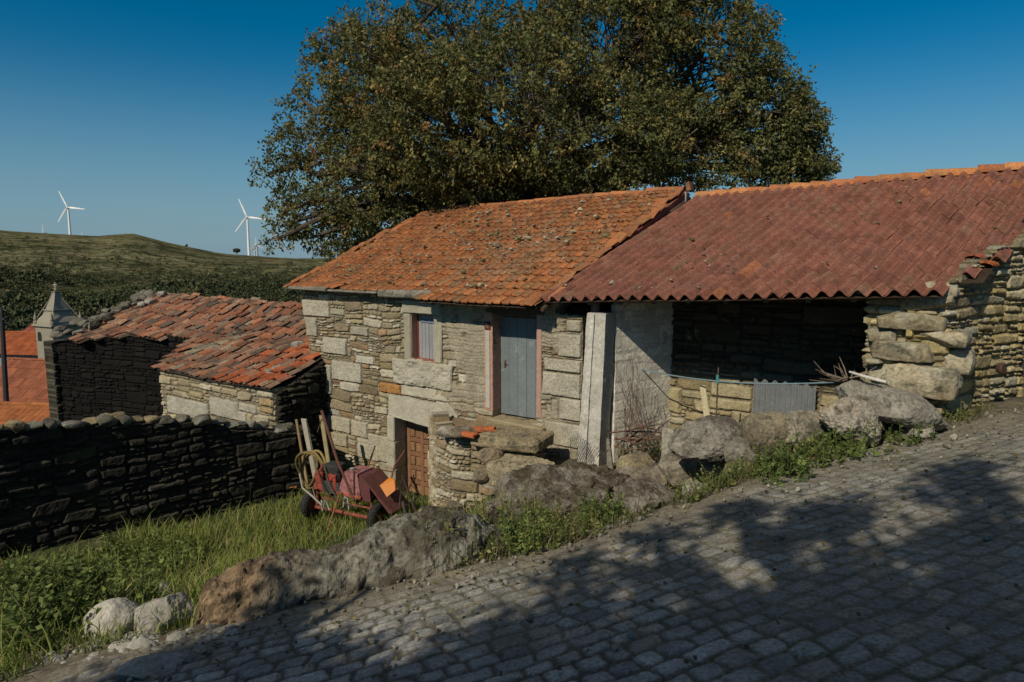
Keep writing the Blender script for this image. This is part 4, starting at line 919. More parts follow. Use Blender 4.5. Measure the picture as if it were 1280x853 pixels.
yw.parent = yroot; yw.matrix_parent_inverse = Matrix.Translation(-Vector(yroot.location))
rs = np.random.default_rng(33); u = 4.5
while u < 13.2:
    wdt = rs.uniform(.10, .22); p = ys+yd*(u+wdt)+np.array([-.73, .68])*rs.uniform(.02, .3); hh = rs.uniform(.05, .11)
    V, Fc = rock_shape((wdt, rs.uniform(.14, .2), hh), math.atan2(yd[1], yd[0])+rs.normal(0, .2), (0, 0), int(u*100), 3, 7, .15, .3)
    c1 = [(.38, .31, .18), (.26, .25, .2), (.22, .21, .17), (.34, .33, .28), (.18, .17, .14)][rs.integers(5)]
    MB().add(V+np.append(p, float(ytop(u+wdt))+hh*.5), (), Fc, rock_cols(V, np.array(c1)*.75, np.array(c1)*.4, int(u*10), 5)).build('capstone', M['rock'], yroot); u += wdt*rs.uniform(1.2, 2.)
for px, py, Y, d in [(145, 523, 10.95, (.17, .18, .12)), (182, 532, 11.35, (.25, .2, .10)), (206, 531, 11.7, (.16, .16, .1)), (132, 524, 10.85, (.11, .14, .1))]:
    V, Fc = rock_shape(d, .7, (0, 0), px, 4, 8, .15, .3); MB().add(V+at(px, py, Y), (), Fc, rock_cols(V, (.36, .28, .15), (.25, .2, .12), px, 5)).build('capstone', M['rock'], yroot)
mb = MB(); mb.poly([np.append(ys+np.array([-.73, .68])*.12, -5.8), np.append(ye+np.array([-.73, .68])*.12, -5.8), np.append(ye+np.array([-.73, .68])*.5, -5.8), np.append(ys+np.array([-.73, .68])*.5, -5.8)], UP*2.3, (.07, .06, .05)); mb.build('wall_core', M['darkwall'], yroot)

# ================================================================== THE RUINED BARN
U_ = -W; Q = np.array([-4.7, 13.36, 0.])
def Bp(t, r, z): return Q+U_*t+NB*r+UP*z
barn = empty('ruined_barn', Bp(4, 1, -5.4), 'low ruined stone barn with sagging weathered tile roof below the cottage', 'barn')
def bz(r): return -2.70+.4*r
P0, P1, P2, P3 = Bp(11.5, -.12, bz(-.12)), Bp(0, -.12, bz(-.12)+.03), Bp(0, 3.25, bz(3.25)), Bp(11.5, 3.25, bz(3.25)+.08)
OLD = [(.29, .12, .07), (.25, .11, .07), (.21, .095, .065), (.33, .135, .07), (.19, .125, .09), (.27, .13, .085), (.16, .10, .075), (.28, .18, .12), (.30, .16, .10)]
def keep_b(a, b):
    t = 11.5*(1-a); r = -.12+3.37*b
    if t > 4.45 and r < np.interp(t, [4.4, 5.8, 8, 10.2, 11.5], [-.1, 1.42, 1.1, .42, .3])+.05*math.sin(t*7): return False
    if t > 10.1+.1*math.sin(r*9) + .1*(r): return False
    if t < .68 and r > 1.2: return False
    return True
def col_b(a, b, c, rs):
    t = 11.5*(1-a); r = -.12+3.37*b
    if rs.random() < np.exp(-((t-.7)/1.0)**2)*.8*(r < 1.6): return np.array([.36, .10, .04])*rs.uniform(.8, 1.15)
    k = math.exp(-((t-4.3)/1.3)**2-((r-1.3)/.8)**2)
    if rs.random() < .5*k: return np.array([.27, .23, .17])*rs.uniform(.7, 1.2)
    if rs.random() < .10: return np.array([.11, .085, .07])*rs.uniform(.7, 1.2)
    return c
broof = tile_roof('roof', P0, P1, P2, P3, 58, 13, OLD, M['oldtile'], barn, amp=.045, kind='half', lift=.035, jit=.035, keep=keep_b, seed=15, nx=5, sag=.16, colfn=col_b, rnd=.28)
ridge_caps('ridge_tile', Bp(10., 3.25, bz(3.25)+.08), Bp(.7, 3.25, bz(3.25)+.02), 28, .075, OLD[2:]+[(.33, .25, .17)], M['oldtile'], broof, 9, .025)
BST = [(.36, .31, .205), (.32, .275, .18), (.40, .36, .265), (.28, .235, .15), (.37, .31, .19)]
def bblk(x0, y0, x1, y1, c):
    o = Q; out = []
    for px, py in ((x0, (y0+y1)/2), (x1, (y0+y1)/2)):
        d = ray(px, py); t = o.dot(NB)/d.dot(NB); p = d*t; out.append(float((p-Bp(4.37, 0, 0)).dot(W)))
    zz = []
    for py in (y1, y0):
        d = ray((x0+x1)/2, py); t = o.dot(NB)/d.dot(NB); zz.append(float((d*t)[2]))
    return (out[0], out[1], zz[0], zz[1], c, .05)
stone_sheet('front_wall', [Bp(4.37, 0, 0), Bp(0, 0, 0)], -5.5, -2.7, BST, M['wall'], barn, res=.022, rowh=(.09, .2), stw=(.16, .42), depth=.06, seed=91, back=.3,
            blocks=[bblk(211, 499, 262, 522, (.42, .40, .33)), bblk(264, 500, 310, 524, (.40, .38, .31)), bblk(325, 498, 343, 508, (.40, .30, .16)), bblk(322, 489, 343, 497, (.42, .38, .28)), bblk(327, 509, 343, 517, (.38, .28, .15)), bblk(300, 504, 322, 516, (.45, .42, .34))])
stone_sheet('right_gable', [Bp(-.02, -.02, 0), Bp(-.02, 1.42, 0)], -5.5, -2.0, DK, M['darkwall'], barn, res=.022, rowh=(.08, .2), stw=(.1, .3), depth=.16, gap=.016, joint=(.05, .045, .035), seed=92, warp=.08, bulge=.07, keep=lambda u, v: v < -2.78+.42*u, back=.2)
stone_sheet('rear_gable', [Bp(.62, 1.3, 0), Bp(.62, 3.3, 0)], -5.5, -1.3, DK, M['darkwall'], barn, res=.05, seed=94, keep=lambda u, v: v < -2.3+.4*u, back=.2)
stone_sheet('inner_side_wall', [Bp(4.37, 3.1, 0), Bp(4.37, .02, 0)], -5.5, -1.4, DK, M['darkwall'], barn, res=.04, seed=95, keep=lambda u, v: v < bz(3.1-u)-.05, back=.25)
stone_sheet('rear_wall', [Bp(13.2, 4.6, 0), Bp(.6, 4.6, 0)], -7, -2., DK, M['darkwall'], barn, res=.06, seed=96, back=.3)
mb = MB(); mb.poly([Bp(11.2, 3.25, bz(3.25)), Bp(.65, 3.25, bz(3.25)), Bp(.65, 4.8, -2.0), Bp(11.2, 4.8, -2.0)], UP*-.06, (.14, .08, .06)); mb.build('rear_slope', M['oldtile'], broof)
stone_sheet('left_wall', [Bp(10.95, .25, 0), Bp(11.3, 3.2, 0)], -7, -2.62, DK, M['darkwall'], barn, res=.04, seed=97, back=.4, rowh=(.1, .25), depth=.1)
# near-black screen added across the bay, its shade put into the colour
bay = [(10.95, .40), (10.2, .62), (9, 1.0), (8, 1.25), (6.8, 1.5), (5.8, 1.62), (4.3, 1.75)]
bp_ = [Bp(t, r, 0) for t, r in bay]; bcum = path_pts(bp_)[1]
stone_sheet('bay_shade_screen', bp_, -7, -1.9, [(.009, .008, .0075), (.011, .010, .009), (.007, .0065, .006)], M['dark'], barn, res=.035, rowh=(.1, .25), stw=(.15, .5), depth=.07, joint=(.006, .006, .005), seed=98, back=.1, keep=lambda u, v: v < np.interp(u, bcum, [bz(r)-.15 for _, r in bay]))
rs = np.random.default_rng(17)           # broken stones on the left verge
for k in range(46):
    f = rs.random(); t = 10.15+f*.4+rs.normal(0, .15)+(1-f)*1.2*rs.random(); r = .4+f*2.9; s_ = rs.uniform(.06, .2)
    V, Fc = rock_shape((s_*1.3, s_, s_*.6), rs.uniform(0, 3), (rs.normal(0, .3), rs.normal(0, .3)), 300+k, 3, 8, .2, .4); MB().add(V+Bp(t, r, bz(r)+.06+rs.uniform(0, .12)), (), Fc, rock_cols(V, (.21, .195, .16), (.12, .11, .09), k, 5)).build('loose_stone', M['palerock'], broof)
for k, (px, py, Y) in enumerate([(188, 377, 21.0), (178, 381, 21.), (203, 368, 21.5), (290, 436, 16.6), (372, 432, 15.3), (350, 462, 14.3), (340, 466, 14.2), (300, 432, 16.6)]):
    V, Fc = rock_shape((.2, .14, .11), rs.uniform(0, 3), (0, 0), 400+k, 3, 7, .2, .4); MB().add(V+at(px, py, Y), (), Fc, rock_cols(V, (.36, .34, .3), (.22, .2, .17), k, 5)).build('loose_stone', M['palerock'], broof)

# ================================================================== GARDEN CART AND OTHER YARD THINGS
def make_cart():
    c0 = (hit(390, 652)+hit(472, 660))/2; e = hit(472, 660)-hit(390, 652); wdt = np.linalg.norm(e[:2]); ex = np.append(e[:2]/wdt, 0); ey = np.array([-ex[1], ex[0], 0])
    z0 = c0[2]+.0
    def L(x, y, z): return np.append(c0[:2], z0)+ex*x+ey*y+UP*z
    cart = empty('garden_tractor', L(0, 0, 0), 'small rusty red two-wheeled garden tractor parked in grass by the cottage wall', 'tractor')
    RED = (.29, .075, .05); MAR = (.22, .085, .085); h = wdt/2; rw = .235
    for sx in (-1, 1):
        mb = MB(); o = L(sx*h, 0, rw); ax = ex*sx
        prof = []
        for k in range(13): an = math.pi*2*k/12; prof.append((rw-.065+.062*math.cos(an)*(1.0), .075*math.sin(an)))
        mb.lathe(o, ax, prof, (.025, .025, .027), 40)
        for k in range(24):
            an = 2*math.pi*k/24; dr = ey*math.cos(an)+UP*math.sin(an); tg = -ey*math.sin(an)+UP*math.cos(an); mb.box(o+dr*rw*.985, ax*.05+tg*.012*(1 if k % 2 else -1), tg*.008, dr*.004, (.03, .03, .03), .004)
        wh = mb.build('wheel', M['rubber'], cart)
        mb = MB(); mb.lathe(o, ax, [(.0, .03), (.05, .035), (.06, .02), (.125, .02), (.14, .05), (.14, -.05), (.12, -.03), (0, -.03)], (.30, .09, .05), 24); mb.build('rim', M['rust'], wh)
    mb = MB()
    mb.tube([L(-h+.06, 0, rw-.03), L(h-.06, 0, rw-.03)], .032, RED, 10); mb.tube([L(-h+.14, 0, rw), L(-h+.12, .05, .60)], .028, RED, 8); mb.tube([L(h-.12, 0, rw), L(h-.14, .05, .58)], .026, RED, 8)
    mb.tube([L(.05, -.05, .40), L(h-.1, -.05, .40)], .018, RED, 8); mb.tube([L(h-.11, -.05, .40), L(h-.11, -.05, rw)], .018, RED, 8); mb.tube([L(-.42, -.05, .42), L(0, -.05, .42)], .016, (.2, .06, .04), 8)
    for y in (.25, .55): mb.tube([L(-.35, y, .48), L(.45, y, .45)], .022, (.18, .06, .04), 8)
    mb.tube([L(-.3, -.02, .45), L(-.3, 1.0, .4)], .03, (.16, .05, .04), 8); mb.tube([L(.3, -.02, .45), L(.3, 1.0, .4)], .03, (.16, .05, .04), 8)
    mb.build('chassis', M['rust'], cart)
    mb = MB(); mb.poly([L(-.06, -.06, .56), L(.42, -.06, .56), L(.34, -.02, .94), L(.06, -.02, .94)], ey*.4, (.34, .145, .15)); mb.box(L(.18, -.07, .56), ex*.26, ey*.015, UP*.02, (.4, .1, .06), .004); mb.poly([L(.36, -.05, .50), L(.60, -.02, .50), L(.56, .0, .80), L(.37, -.01, .93)], ey*.42, (.13, .04, .045)); mb.build('hopper', M['rust'], cart)
    mb = MB(); mb.poly([L(.40, -.03, .93), L(.46, -.03, .90), L(1.0, .02, .36), L(.93, .02, .34)], ey*.5, (.15, .055, .055)); mb.build('chute', M['rust'], cart)
    mb = MB(); mb.poly([L(.70, .10, .76), L(.87, .06, .60), L(.97, .16, .70), L(.90, .24, .84), L(.78, .26, .86)], ey*.03, (.55, .19, .03)); mb.build('orange_panel', M['plastic'], cart)
    mb = MB(); mb.lathe(L(-.22, .0, .80), ey, [(0, -.02), (.13, -.02), (.16, .02), (.16, .22), (0, .24)], (.03, .03, .03), 20); mb.box(L(-.24, .12, .95), ex*.18, ey*.14, UP*.05, (.035, .035, .035), .02); mb.box(L(-.22, .1, .62), ex*.17, ey*.15, UP*.1, (.05, .045, .045), .015)
    for k in range(6): mb.box(L(-.22, .1, .54+k*.03), ex*.19, ey*.16, UP*.006, (.07, .07, .07), .003)
    eng = mb.build('engine', M['rubber'], cart)
    mb = MB(); mb.lathe(L(-.22, -.04, .80), ey, [(0, -.03), (.05, -.03), (.07, 0), (0, .01)], (.40, .05, .04), 16); mb.box(L(-.14, -.03, .72), ex*.04, ey*.03, UP*.14, (.38, .06, .045), .02); mb.box(L(-.46, .0, .72), ex*.07, ey*.07, UP*.17, (.36, .07, .045), .03, .02); mb.box(L(-.56, .02, .62), ex*.05, ey*.06, UP*.1, (.33, .06, .04), .03, .02); mb.tube([L(-.38, -.02, .5), L(-.5, -.05, .75), L(-.42, 0, .98)], .03, (.37, .07, .05), 8); mb.build('fuel_tank', M['rust'], cart)
    mb = MB(); mb.tube([L(.30, -.08, .50), L(-.10, .0, 1.12), L(-.62, .25, 1.86)], [.022, .024, .028], (.13, .05, .035), 8); mb.tube([L(-.45, .18, 1.6), L(-.62, .24, 1.72), L(-.78, .3, 1.45)], .012, (.14, .11, .08), 6); mb.tube([L(.30, -.08, .48), L(.27, -.02, .98)], .018, (.10, .05, .04), 8); mb.build('control_lever', M['rust'], cart)
    mb = MB(); mb.tube([L(-.30, .9, .42), L(-.28, 1.1, .75), L(-.34, 1.35, .98)], .016, (.16, .06, .045), 7); mb.tube([L(.30, .9, .42), L(.28, 1.1, .75), L(.34, 1.35, .98)], .016, (.16, .06, .045), 7); mb.tube([L(-.29, 1.05, .65), L(.29, 1.05, .65)], .012, (.14, .06, .045), 7); mb.build('handlebar', M['rust'], cart)
    for k, (a_, b_, c_) in enumerate([((-.50, -.06, .95), (-.30, -.10, .60), (-.12, -.08, .44)), ((-.34, -.05, .99), (-.20, -.12, .72), (-.05, -.1, .48)), ((.05, -.1, .60), (.16, -.14, .44), (.34, -.1, .40)), ((-.62, -.05, .55), (-.5, -.1, .35), (-.3, -.08, .26))]):
        MB().tube([L(*a_), L(*b_), L(*c_)], .009, [(.03, .03, .03), (.12, .10, .08), (.05, .05, .05), (.20, .17, .12)][k], 6).build('fuel_hose', M['rubber'], cart)
    MB().lathe(L(.12, .12, .94), UP, [(0, 0), (.045, 0), (.05, .03), (0, .045)], (.30, .36, .32), 14).build('filler_cap', M['rust'], cart)
    mb = MB(); mb.tube([L(.02, -.12, .54), L(-.10, -.30, -.02)], .016, (.30, .14, .07), 8); mb.build('prop_stand', M['rust'], cart)
    mb = MB()
    for k in range(5):
        pts = []; o = L(-.78+.02*k, .0+.04*k, .86-.02*k)
        for j in range(25): an = 2*math.pi*j/24; pts.append(o+ex*math.cos(an)*(.22+.02*k)+UP*math.sin(an)*(.30+.015*k)+ey*.06*math.sin(an*2+k))
        mb.tube(pts, .022, np.array([.20, .15, .06])*(.7+.15*k), 8, False)
    mb.tube([L(-.95, 0, .75), L(-.85, -.05, .52), L(-.6, -.08, .42), L(-.38, -.1, .30)], .018, (.30, .29, .24), 8); mb.build('hose_coil', M['rubber'], cart)
    mb = MB(); mb.tube([L(1.02, .2, .40), L(1.05, .25, .95), L(1.32, .3, .22)], .02, (.07, .06, .06), 8); mb.tube([L(1.05, .25, .5), L(1.15, .2, .25), L(1.35, .2, .18)], .03, (.06, .055, .05), 8); mb.box(L(1.3, .25, .14), ex*.16, ey*.12, UP*.06, (.05, .045, .045), .02, .01); mb.build('plough_arm', M['rust'], cart)
    MB().tube([L(-.42, -.06, .38), L(-.37, -.1, .20), L(-.30, -.1, .42), L(-.22, -.1, .25)], .014, (.42, .42, .40), 6).build('cable', M['steel'], cart); mb = MB(); mb.tube([L(.1, -.12, .36), L(.14, -.12, .55), L(.2, -.12, .52), L(.22, -.12, .34)], .01, (.45, .44, .42), 6); mb.build('cable', M['steel'], cart)
    return L
LC = make_cart()
pb_ = hit(384, 612)
def leaning(name, x0, y0, x1, y1, Y, w, d, c, label, cat='plank'):
    a = at(x0, y0, Y); b = at(x1, y1, Y+.15); mb = MB(); mb.box((a+b)/2, W*w, NB*d, (b-a)/2, c, .005, .004); return props(mb.build(name, M['wood']), label, cat)
leaning('plank', 384, 604, 371, 525, 12.75, .035, .02, (.30, .22, .12), 'brown plank leaning upright on dark stone behind the hose coil, left of the pale board')
leaning('plank', 395, 602, 380, 524, 12.7, .065, .02, (.40, .37, .30), 'broad pale grey board leaning upright behind the hose coil', 'board')
leaning('plank', 414, 600, 402, 520, 12.75, .05, .018, (.34, .29, .16), 'yellowish board leaning on the cottage corner behind the long lever', 'board')
mb = MB(); a = hit(352, 606); mb.tube([a+np.array([-.42, -.1, .30]), a+np.array([-.22, -.05, .19]), a+np.array([-.02, 0, .07])], .045, (.50, .52, .52), 10); props(mb.build('plastic_pipe', M['plastic']), 'short grey plastic pipe lying at the foot of the dark wall', 'pipe')
p = hit(347, 616); mb = MB(); rs = np.random.default_rng(4)
for k in range(7): mb.box(p+np.array([rs.normal(0, .16), rs.normal(0, .1), .05+.05*k*.5]), (ex_ := np.array([math.cos(k), math.sin(k), .2]))*.11, np.cross(ex_, UP)*.07, UP*.012, np.array([.38, .15, .07])*rs.uniform(.7, 1.1), .004, .012, k)
props(mb.build('tile_shards', M['redtile']), 'small heap of orange tile shards beside the grey pipe', 'tile heap')
p = hit(262, 628); mb = MB(); mb.lathe(p+UP*.0, UP, [(0, 0), (.09, 0), (.12, .22), (.10, .26), (0, .26)], (.30, .16, .07), 14); mb.tube([p+UP*.2, p+np.array([-.05, 0, .42]), p+np.array([-.12, 0, .5])], .02, (.16, .12, .09), 6); props(mb.build('clay_pot', M['redtile']), 'small brown clay pot in the grass near the dark wall', 'pot')

# ================================================================== THE VILLAGE AND CHURCH
def church():
    Y0 = 60.; k = Y0/853.33; o = at(65, 408, Y0); T = empty('church_tower', (o[0], o[1], -19), 'distant grey church bell tower with curved spire, cross and corner pinnacles', 'church tower')
    ang = R(-27); a = np.array([math.cos(ang), -math.sin(ang)*-1, 0]); 
    fx = np.array([math.cos(R(27)), -math.sin(R(27)), 0.]); fy = np.array([math.sin(R(27)), math.cos(R(27)), 0.])
    c = np.array([o[0], o[1], 0])+(-fx+fy)*1.3*1.0
    def zy(y): return float(at(70, y, Y0)[2])
    STN = (.29, .27, .215)
    def sq(mb, h0, z0, h1, z1, col=STN):
        V = [c+fx*sx*h+fy*sy*h+UP*z for h, z in ((h0, z0), (h1, z1)) for sx, sy in ((-1, -1), (1, -1), (1, 1), (-1, 1))]
        mb.add(V, [[i, (i+1) % 4, 4+(i+1) % 4, 4+i] for i in range(4)]+[[4, 5, 6, 7], [3, 2, 1, 0]], (), col)
    mb = MB(); sq(mb, 1.3, -20, 1.3, zy(411)); 
    for yy in (455, 486): sq(mb, 1.36, zy(yy+2), 1.36, zy(yy))
    mb.build('shaft', M['granite'], T)
    mb = MB(); sq(mb, 1.34, zy(411), 1.5, zy(409)); sq(mb, 1.5, zy(409), 1.46, zy(407)); mb.build('cornice', M['granite'], T)
    mb = MB(); ys_ = [407, 404, 400, 396, 393, 390]; hs = [1.3, 1.26, 1.08, .86, .76, .72]
    for (ya, ha), (yb, hb) in zip(zip(ys_, hs), zip(ys_[1:], hs[1:])): sq(mb, ha, zy(ya), hb, zy(yb))
    sq(mb, .82, zy(390), .82, zy(388.6)); sq(mb, .66, zy(388.6), .18, zy(367)); sq(mb, .26, zy(367), .26, zy(366)); mb.build('spire', M['granite'], T)
    mb = MB(); mb.lathe(c+UP*zy(366), UP, [(0, 0), (.12, .05), (.16, .16), (.1, .28), (0, .3)], STN, 10); mb.tube([c+UP*zy(364), c+UP*zy(354)], .07, (.36, .34, .3), 6); mb.tube([c+UP*zy(357.5)-fx*.28, c+UP*zy(357.5)+fx*.28], .06, (.36, .34, .3), 6); mb.build('cross', M['granite'], T)
    for sx in (-1, 1):
        for sy in (-1, 1):
            q = c+fx*sx*1.25+fy*sy*1.25; mb = MB(); mb.lathe(q+UP*zy(407), UP, [(.2, 0), (.2, .25), (.12, .3), (.16, .5), (.03, 1.05), (0, 1.1)], STN, 8); mb.build('pinnacle', M['granite'], T)
            mb = MB(); mb.tube([q+UP*zy(402), c+UP*zy(377)+(q-c)*.32, c+UP*zy(367)+(q-c)*.14], .045, (.28, .27, .25), 5); mb.build('stay_rod', M['granite'], T)
    mb = MB()
    for (px, py, r_) in [(49.5, 419, .30), (53, 406.5, .22)]:
        d = ray(px, py); q0 = c-fy*1.302; t = q0.dot(fy)/d.dot(fy); q = d*t-fy*(.012 if py > 410 else -.12)
        pts = [q-fx*r_-UP*(.55 if py > 410 else .2), q+fx*r_-UP*(.55 if py > 410 else .2)]+[q+fx*r_*math.cos(an)+UP*r_*math.sin(an) for an in np.linspace(0, math.pi, 9)]; mb.poly(pts, fy*.02, (.03, .028, .025))
    mb.build('bell_opening', M['dark'], T)
church()
def village_house(px, py, Y, w, dp, hw, hr, rot, label, roofc=(.38, .12, .05), wallc=(.45, .43, .40), white_gable=False):
    """px, py is the middle of the near eave; w along the ridge, hw the wall height, hr the roof rise"""
    o = at(px, py, Y); ex = np.array([math.cos(rot), math.sin(rot), 0]); ey = np.array([-ex[1], ex[0], 0]); H = empty('village_house', (o[0], o[1], o[2]-hw), label, 'house')
    def L(x, y, z): return o+ex*x+ey*y+UP*z
    mb = MB(); mb.poly([L(-w/2, 0, -hw), L(w/2, 0, -hw), L(w/2, dp, -hw), L(-w/2, dp, -hw)], UP*hw, wallc)
    for sx in (-1, 1): mb.poly([L(sx*w/2, 0, 0), L(sx*w/2, dp, 0), L(sx*w/2, dp/2, hr)], ex*(-.1*sx), wallc if not white_gable else (.75, .74, .72))
    mb.build('wall', M['plaster'], H)
    for sgn in (0, 1):
        y0 = -.35 if sgn == 0 else dp+.35; z0 = -.35*hr/(dp/2)
        rf = tile_roof('roof', L(-w/2-.2, y0, z0), L(w/2+.2, y0, z0), L(w/2+.2, dp/2, hr+.02), L(-w/2-.2, dp/2, hr+.02), int(w/.3), max(4, int(dp/2/.55)), [roofc, np.array(roofc)*.85, np.array(roofc)*1.12], M['villagetile'], H, amp=.06, kind='barrel', lift=.03, jit=.004, seed=int(px+5*py+sgn), nx=4, rnd=.12)
    ridge_caps('ridge_tile', L(-w/2-.2, dp/2, hr+.05), L(w/2+.2, dp/2, hr+.05), int(w/.5), .13, [roofc], M['villagetile'], H, 2)
    mb = MB()
    for x in np.arange(-w/2+1.2, w/2-1, 2.4): mb.box(L(x, -.02, -hw*.45), ex*.45, ey*.03, UP*.55, (.05, .055, .06), .02)
    mb.build('window', M['dark'], H)
    return H
village_house(16, 505, 44, 7.2, 6.5, 3.0, 2.35, -.22, 'village house with a large dull orange tile roof just left of the church tower shaft', (.27, .095, .05))
village_house(22, 441, 62, 9., 5.5, 4.5, 1.5, -.15, 'village house with bright orange roof and pale grey wall, behind the large dull roof', (.31, .09, .035), (.30, .31, .33))
village_house(36, 427, 80, 6.0, 6.0, 4.5, 1.6, -.30, 'small far village house with white gable and dark red roof beside the church tower', (.26, .075, .055), (.5, .48, .45), True)
village_house(14, 530, 33, 5.0, 3.0, 3.0, .62, -.10, 'low outbuilding with bright orange tile roof right above the yard wall at the left edge', (.33, .12, .045))
mb = MB(); q = at(2, 455, 36); mb.tube([q-UP*3.2, at(2, 392, 36)], [.14, .11], (.055, .055, .06), 8); mb.box(at(2, 399, 36), np.array([.22, 0, 0]), np.array([0, .1, 0]), UP*.06, (.05, .05, .055), .01); mb.tube([at(2, 392, 36), at(2, 384, 36)], .06, (.06, .06, .06), 6)
props(mb.build('utility_pole', M['wood']), 'dark thin utility pole at the left edge of the view among village roofs', 'pole')

# ================================================================== WIND TURBINES
def turbine(px, py, ybase, D, blade_px, label, group=None, angs=(114, -6, 234)):
    wc = (.86, .86, .86) if D < 2000 else (.42, .48, .52)  # far turbines greyed: distance haze put into their colour
    hub = at(px, py, D); zb = float(at(px, ybase, D)[2])-14; k = D/853.33; Lb = blade_px*k
    T = empty('wind_turbine', (hub[0], hub[1], zb), label, 'wind turbine', group); s = k
    mb = MB(); mb.tube([np.array([hub[0], hub[1], zb]), hub-UP*.5*s], [1.7*s, 1.05*s], wc, 14); mb.build('tower', M['whitepaint'], T)
    mb = MB(); mb.box(hub+np.array([0, 2*s, .1*s]), np.array([1.1*s, 0, 0]), np.array([0, 3*s, 0]), UP*1.1*s, wc, .3*s); mb.build('nacelle', M['whitepaint'], T)
    mb = MB(); mb.lathe(hub-np.array([0, 1.4*s, 0]), (0, -1, 0), [(1.2*s, -.8*s), (1.25*s, 0), (.9*s, .8*s), (0, 1.3*s)], wc, 14); mb.build('hub', M['whitepaint'], T)
    for a in angs:
        mb = MB(); d = np.array([math.cos(R(a)), 0, math.sin(R(a))]); e = np.array([-d[2], 0, d[0]]); V = []; o = hub-np.array([0, 1.6*s, 0]); nsec = 9
        for t in np.linspace(0, 1, nsec):
            c = np.interp(t, [0, .08, .22, 1], [.5, .6, 1.15, .4])*s*1.05; th = np.interp(t, [0, .15, 1], [.4, .25, .06])*s; tw = .35*(1-t)
            ee = e*math.cos(tw)+np.array([0, 1., 0])*math.sin(tw); ff = -e*math.sin(tw)+np.array([0, 1., 0])*math.cos(tw)
            for an in np.linspace(0, 2*math.pi, 8, endpoint=False): V.append(o+d*t*Lb+ee*math.cos(an)*c+ff*math.sin(an)*th)
        f = [[i*8+k_, i*8+(k_+1) % 8, (i+1)*8+(k_+1) % 8, (i+1)*8+k_] for i in range(nsec-1) for k_ in range(8)]+[[(nsec-1)*8+k_ for k_ in (0, 1, 2, 3)], [(nsec-1)*8+k_ for k_ in (0, 3, 4, 7)], [(nsec-1)*8+k_ for k_ in (4, 5, 6, 7)]]
        mb.add(V, f, (), wc); mb.build('blade', M['whitepaint'], T, False)
    return T
g = 'wind turbines along the skyline'
turbine(85, 259.5, 300, 1500, 21.5, 'tall white wind turbine on the hilltop, leftmost of the two large ones', g)
turbine(309, 271.5, 318, 1500, 23.5, 'tall white wind turbine nearest the big tree, right one of the two large ones', g, (112, -7, 230))
turbine(55, 292.5, 300, 3200, 11.5, 'tiny far turbine left of the tall left one, showing three blades at the crest', g, (90, 210, -28))
turbine(104, 300.5, 306, 3200, 10, 'tiny turbine right of the tall left one, only a blade tip above the hill', g, (92, 212, -28))
turbine(321, 306.5, 322, 3200, 10.5, 'tiny far turbine right of the tall right one, farther from its mast', g, (95, 215, -25))
turbine(318.5, 311, 324, 3600, 8.5, 'tiny far turbine right of the tall right one, close beside its mast', g, (75, 195, -45))
# ================================================================== VEGETATION
def unit(v): return v/(np.linalg.norm(v, axis=1)[:, None]+1e-9)
def leaf_quads(P, D, size, wid, C, rs, fold=.25, droop=.0):
    """pointed leaves: P bases, D directions (n,3), size (n,), C (n,3)"""
    n = len(P); D = unit(D); a = unit(np.cross(D, rs.normal(0, 1, (n, 3)))); nrm = np.cross(D, a)
    s = size[:, None]; w = (size*wid)[:, None]
    mid = P+D*s*.45
    V = np.stack([P, mid+a*w+nrm*w*fold, P+D*s-UP*s*droop, mid-a*w+nrm*w*fold], 1).reshape(-1, 3)
    q = np.arange(4*n).reshape(n, 4); return V, q, np.repeat(C, 4, 0)
def blades(P, h, lean, w, C, rs, seg=3):
    n = len(P); an = rs.uniform(0, 2*math.pi, n); dr = np.stack([np.cos(an), np.sin(an), 0*an], 1); an2 = rs.uniform(0, 2*math.pi, n); sd = np.stack([np.cos(an2), np.sin(an2), 0*an2], 1)
    lv = []; 
    for k in range(seg+1):
        t = k/seg; c = P+UP*(h*(t-.25*lean*t*t))[:, None]+dr*(h*lean*t*t*.8)[:, None]; ww = (w*(1-t)**.7*.5+.0006)[:, None]
        lv += [c-sd*ww, c+sd*ww]
    V = np.stack(lv, 1).reshape(-1, 3); m = 2*(seg+1); b = np.arange(n)[:, None]*m
    q = np.concatenate([b+np.array([[2*k, 2*k+1, 2*k+3, 2*k+2]]) for k in range(seg)]); return V, q, np.repeat(C, m, 0)

# ---- grass of the yard
rs = np.random.default_rng(101)
def yard_points(n, xr, yr):
    x = rs.uniform(*xr, n); y = rs.uniform(*yr, n); d, _, _ = edge_dist(x, y)
    wd = (x-ys[0])*.73-(y-ys[1])*.68; wd2 = (np.stack([x, y, 0*x], 1)-D0)@NB
    k = (d > np.where(x > -2.3, 1.0, .15)) & (wd > .12) & (wd2 < -.12) & (x < 1.0-0*y) & (x < .35-.0*y+.0) 
    k &= ~((x > -1.2) & (y > 9.6)); return x[k], y[k], d[k]
x, y, d = yard_points(150000, (-9, .3), (3.2, 14.5))
z = zq(x, y); dens = n2(x, y, 1.1, 3, 3)
dist = np.hypot(x, y); k = (rs.random(len(x)) < np.clip(.55+.9*dens, .12, 1)*np.clip(1.15-.0*dist, 0, 1)); x, y, z, d, dens = x[k], y[k], z[k], d[k], dens[k]
hb = rs.gamma(4, .036, len(x))*(1+.7*np.clip(dens, -.6, 1)); hb = np.where(rs.random(len(x)) < .02, hb*2.2, hb); hb = np.clip(hb, .05, .62)
cg = pal(rs.random(len(x)), [(.21, .28, .055), (.24, .30, .065), (.17, .235, .05), (.29, .31, .09), (.25, .275, .09), (.36, .31, .15)])*(rs.uniform(.75, 1.25, len(x)))[:, None]
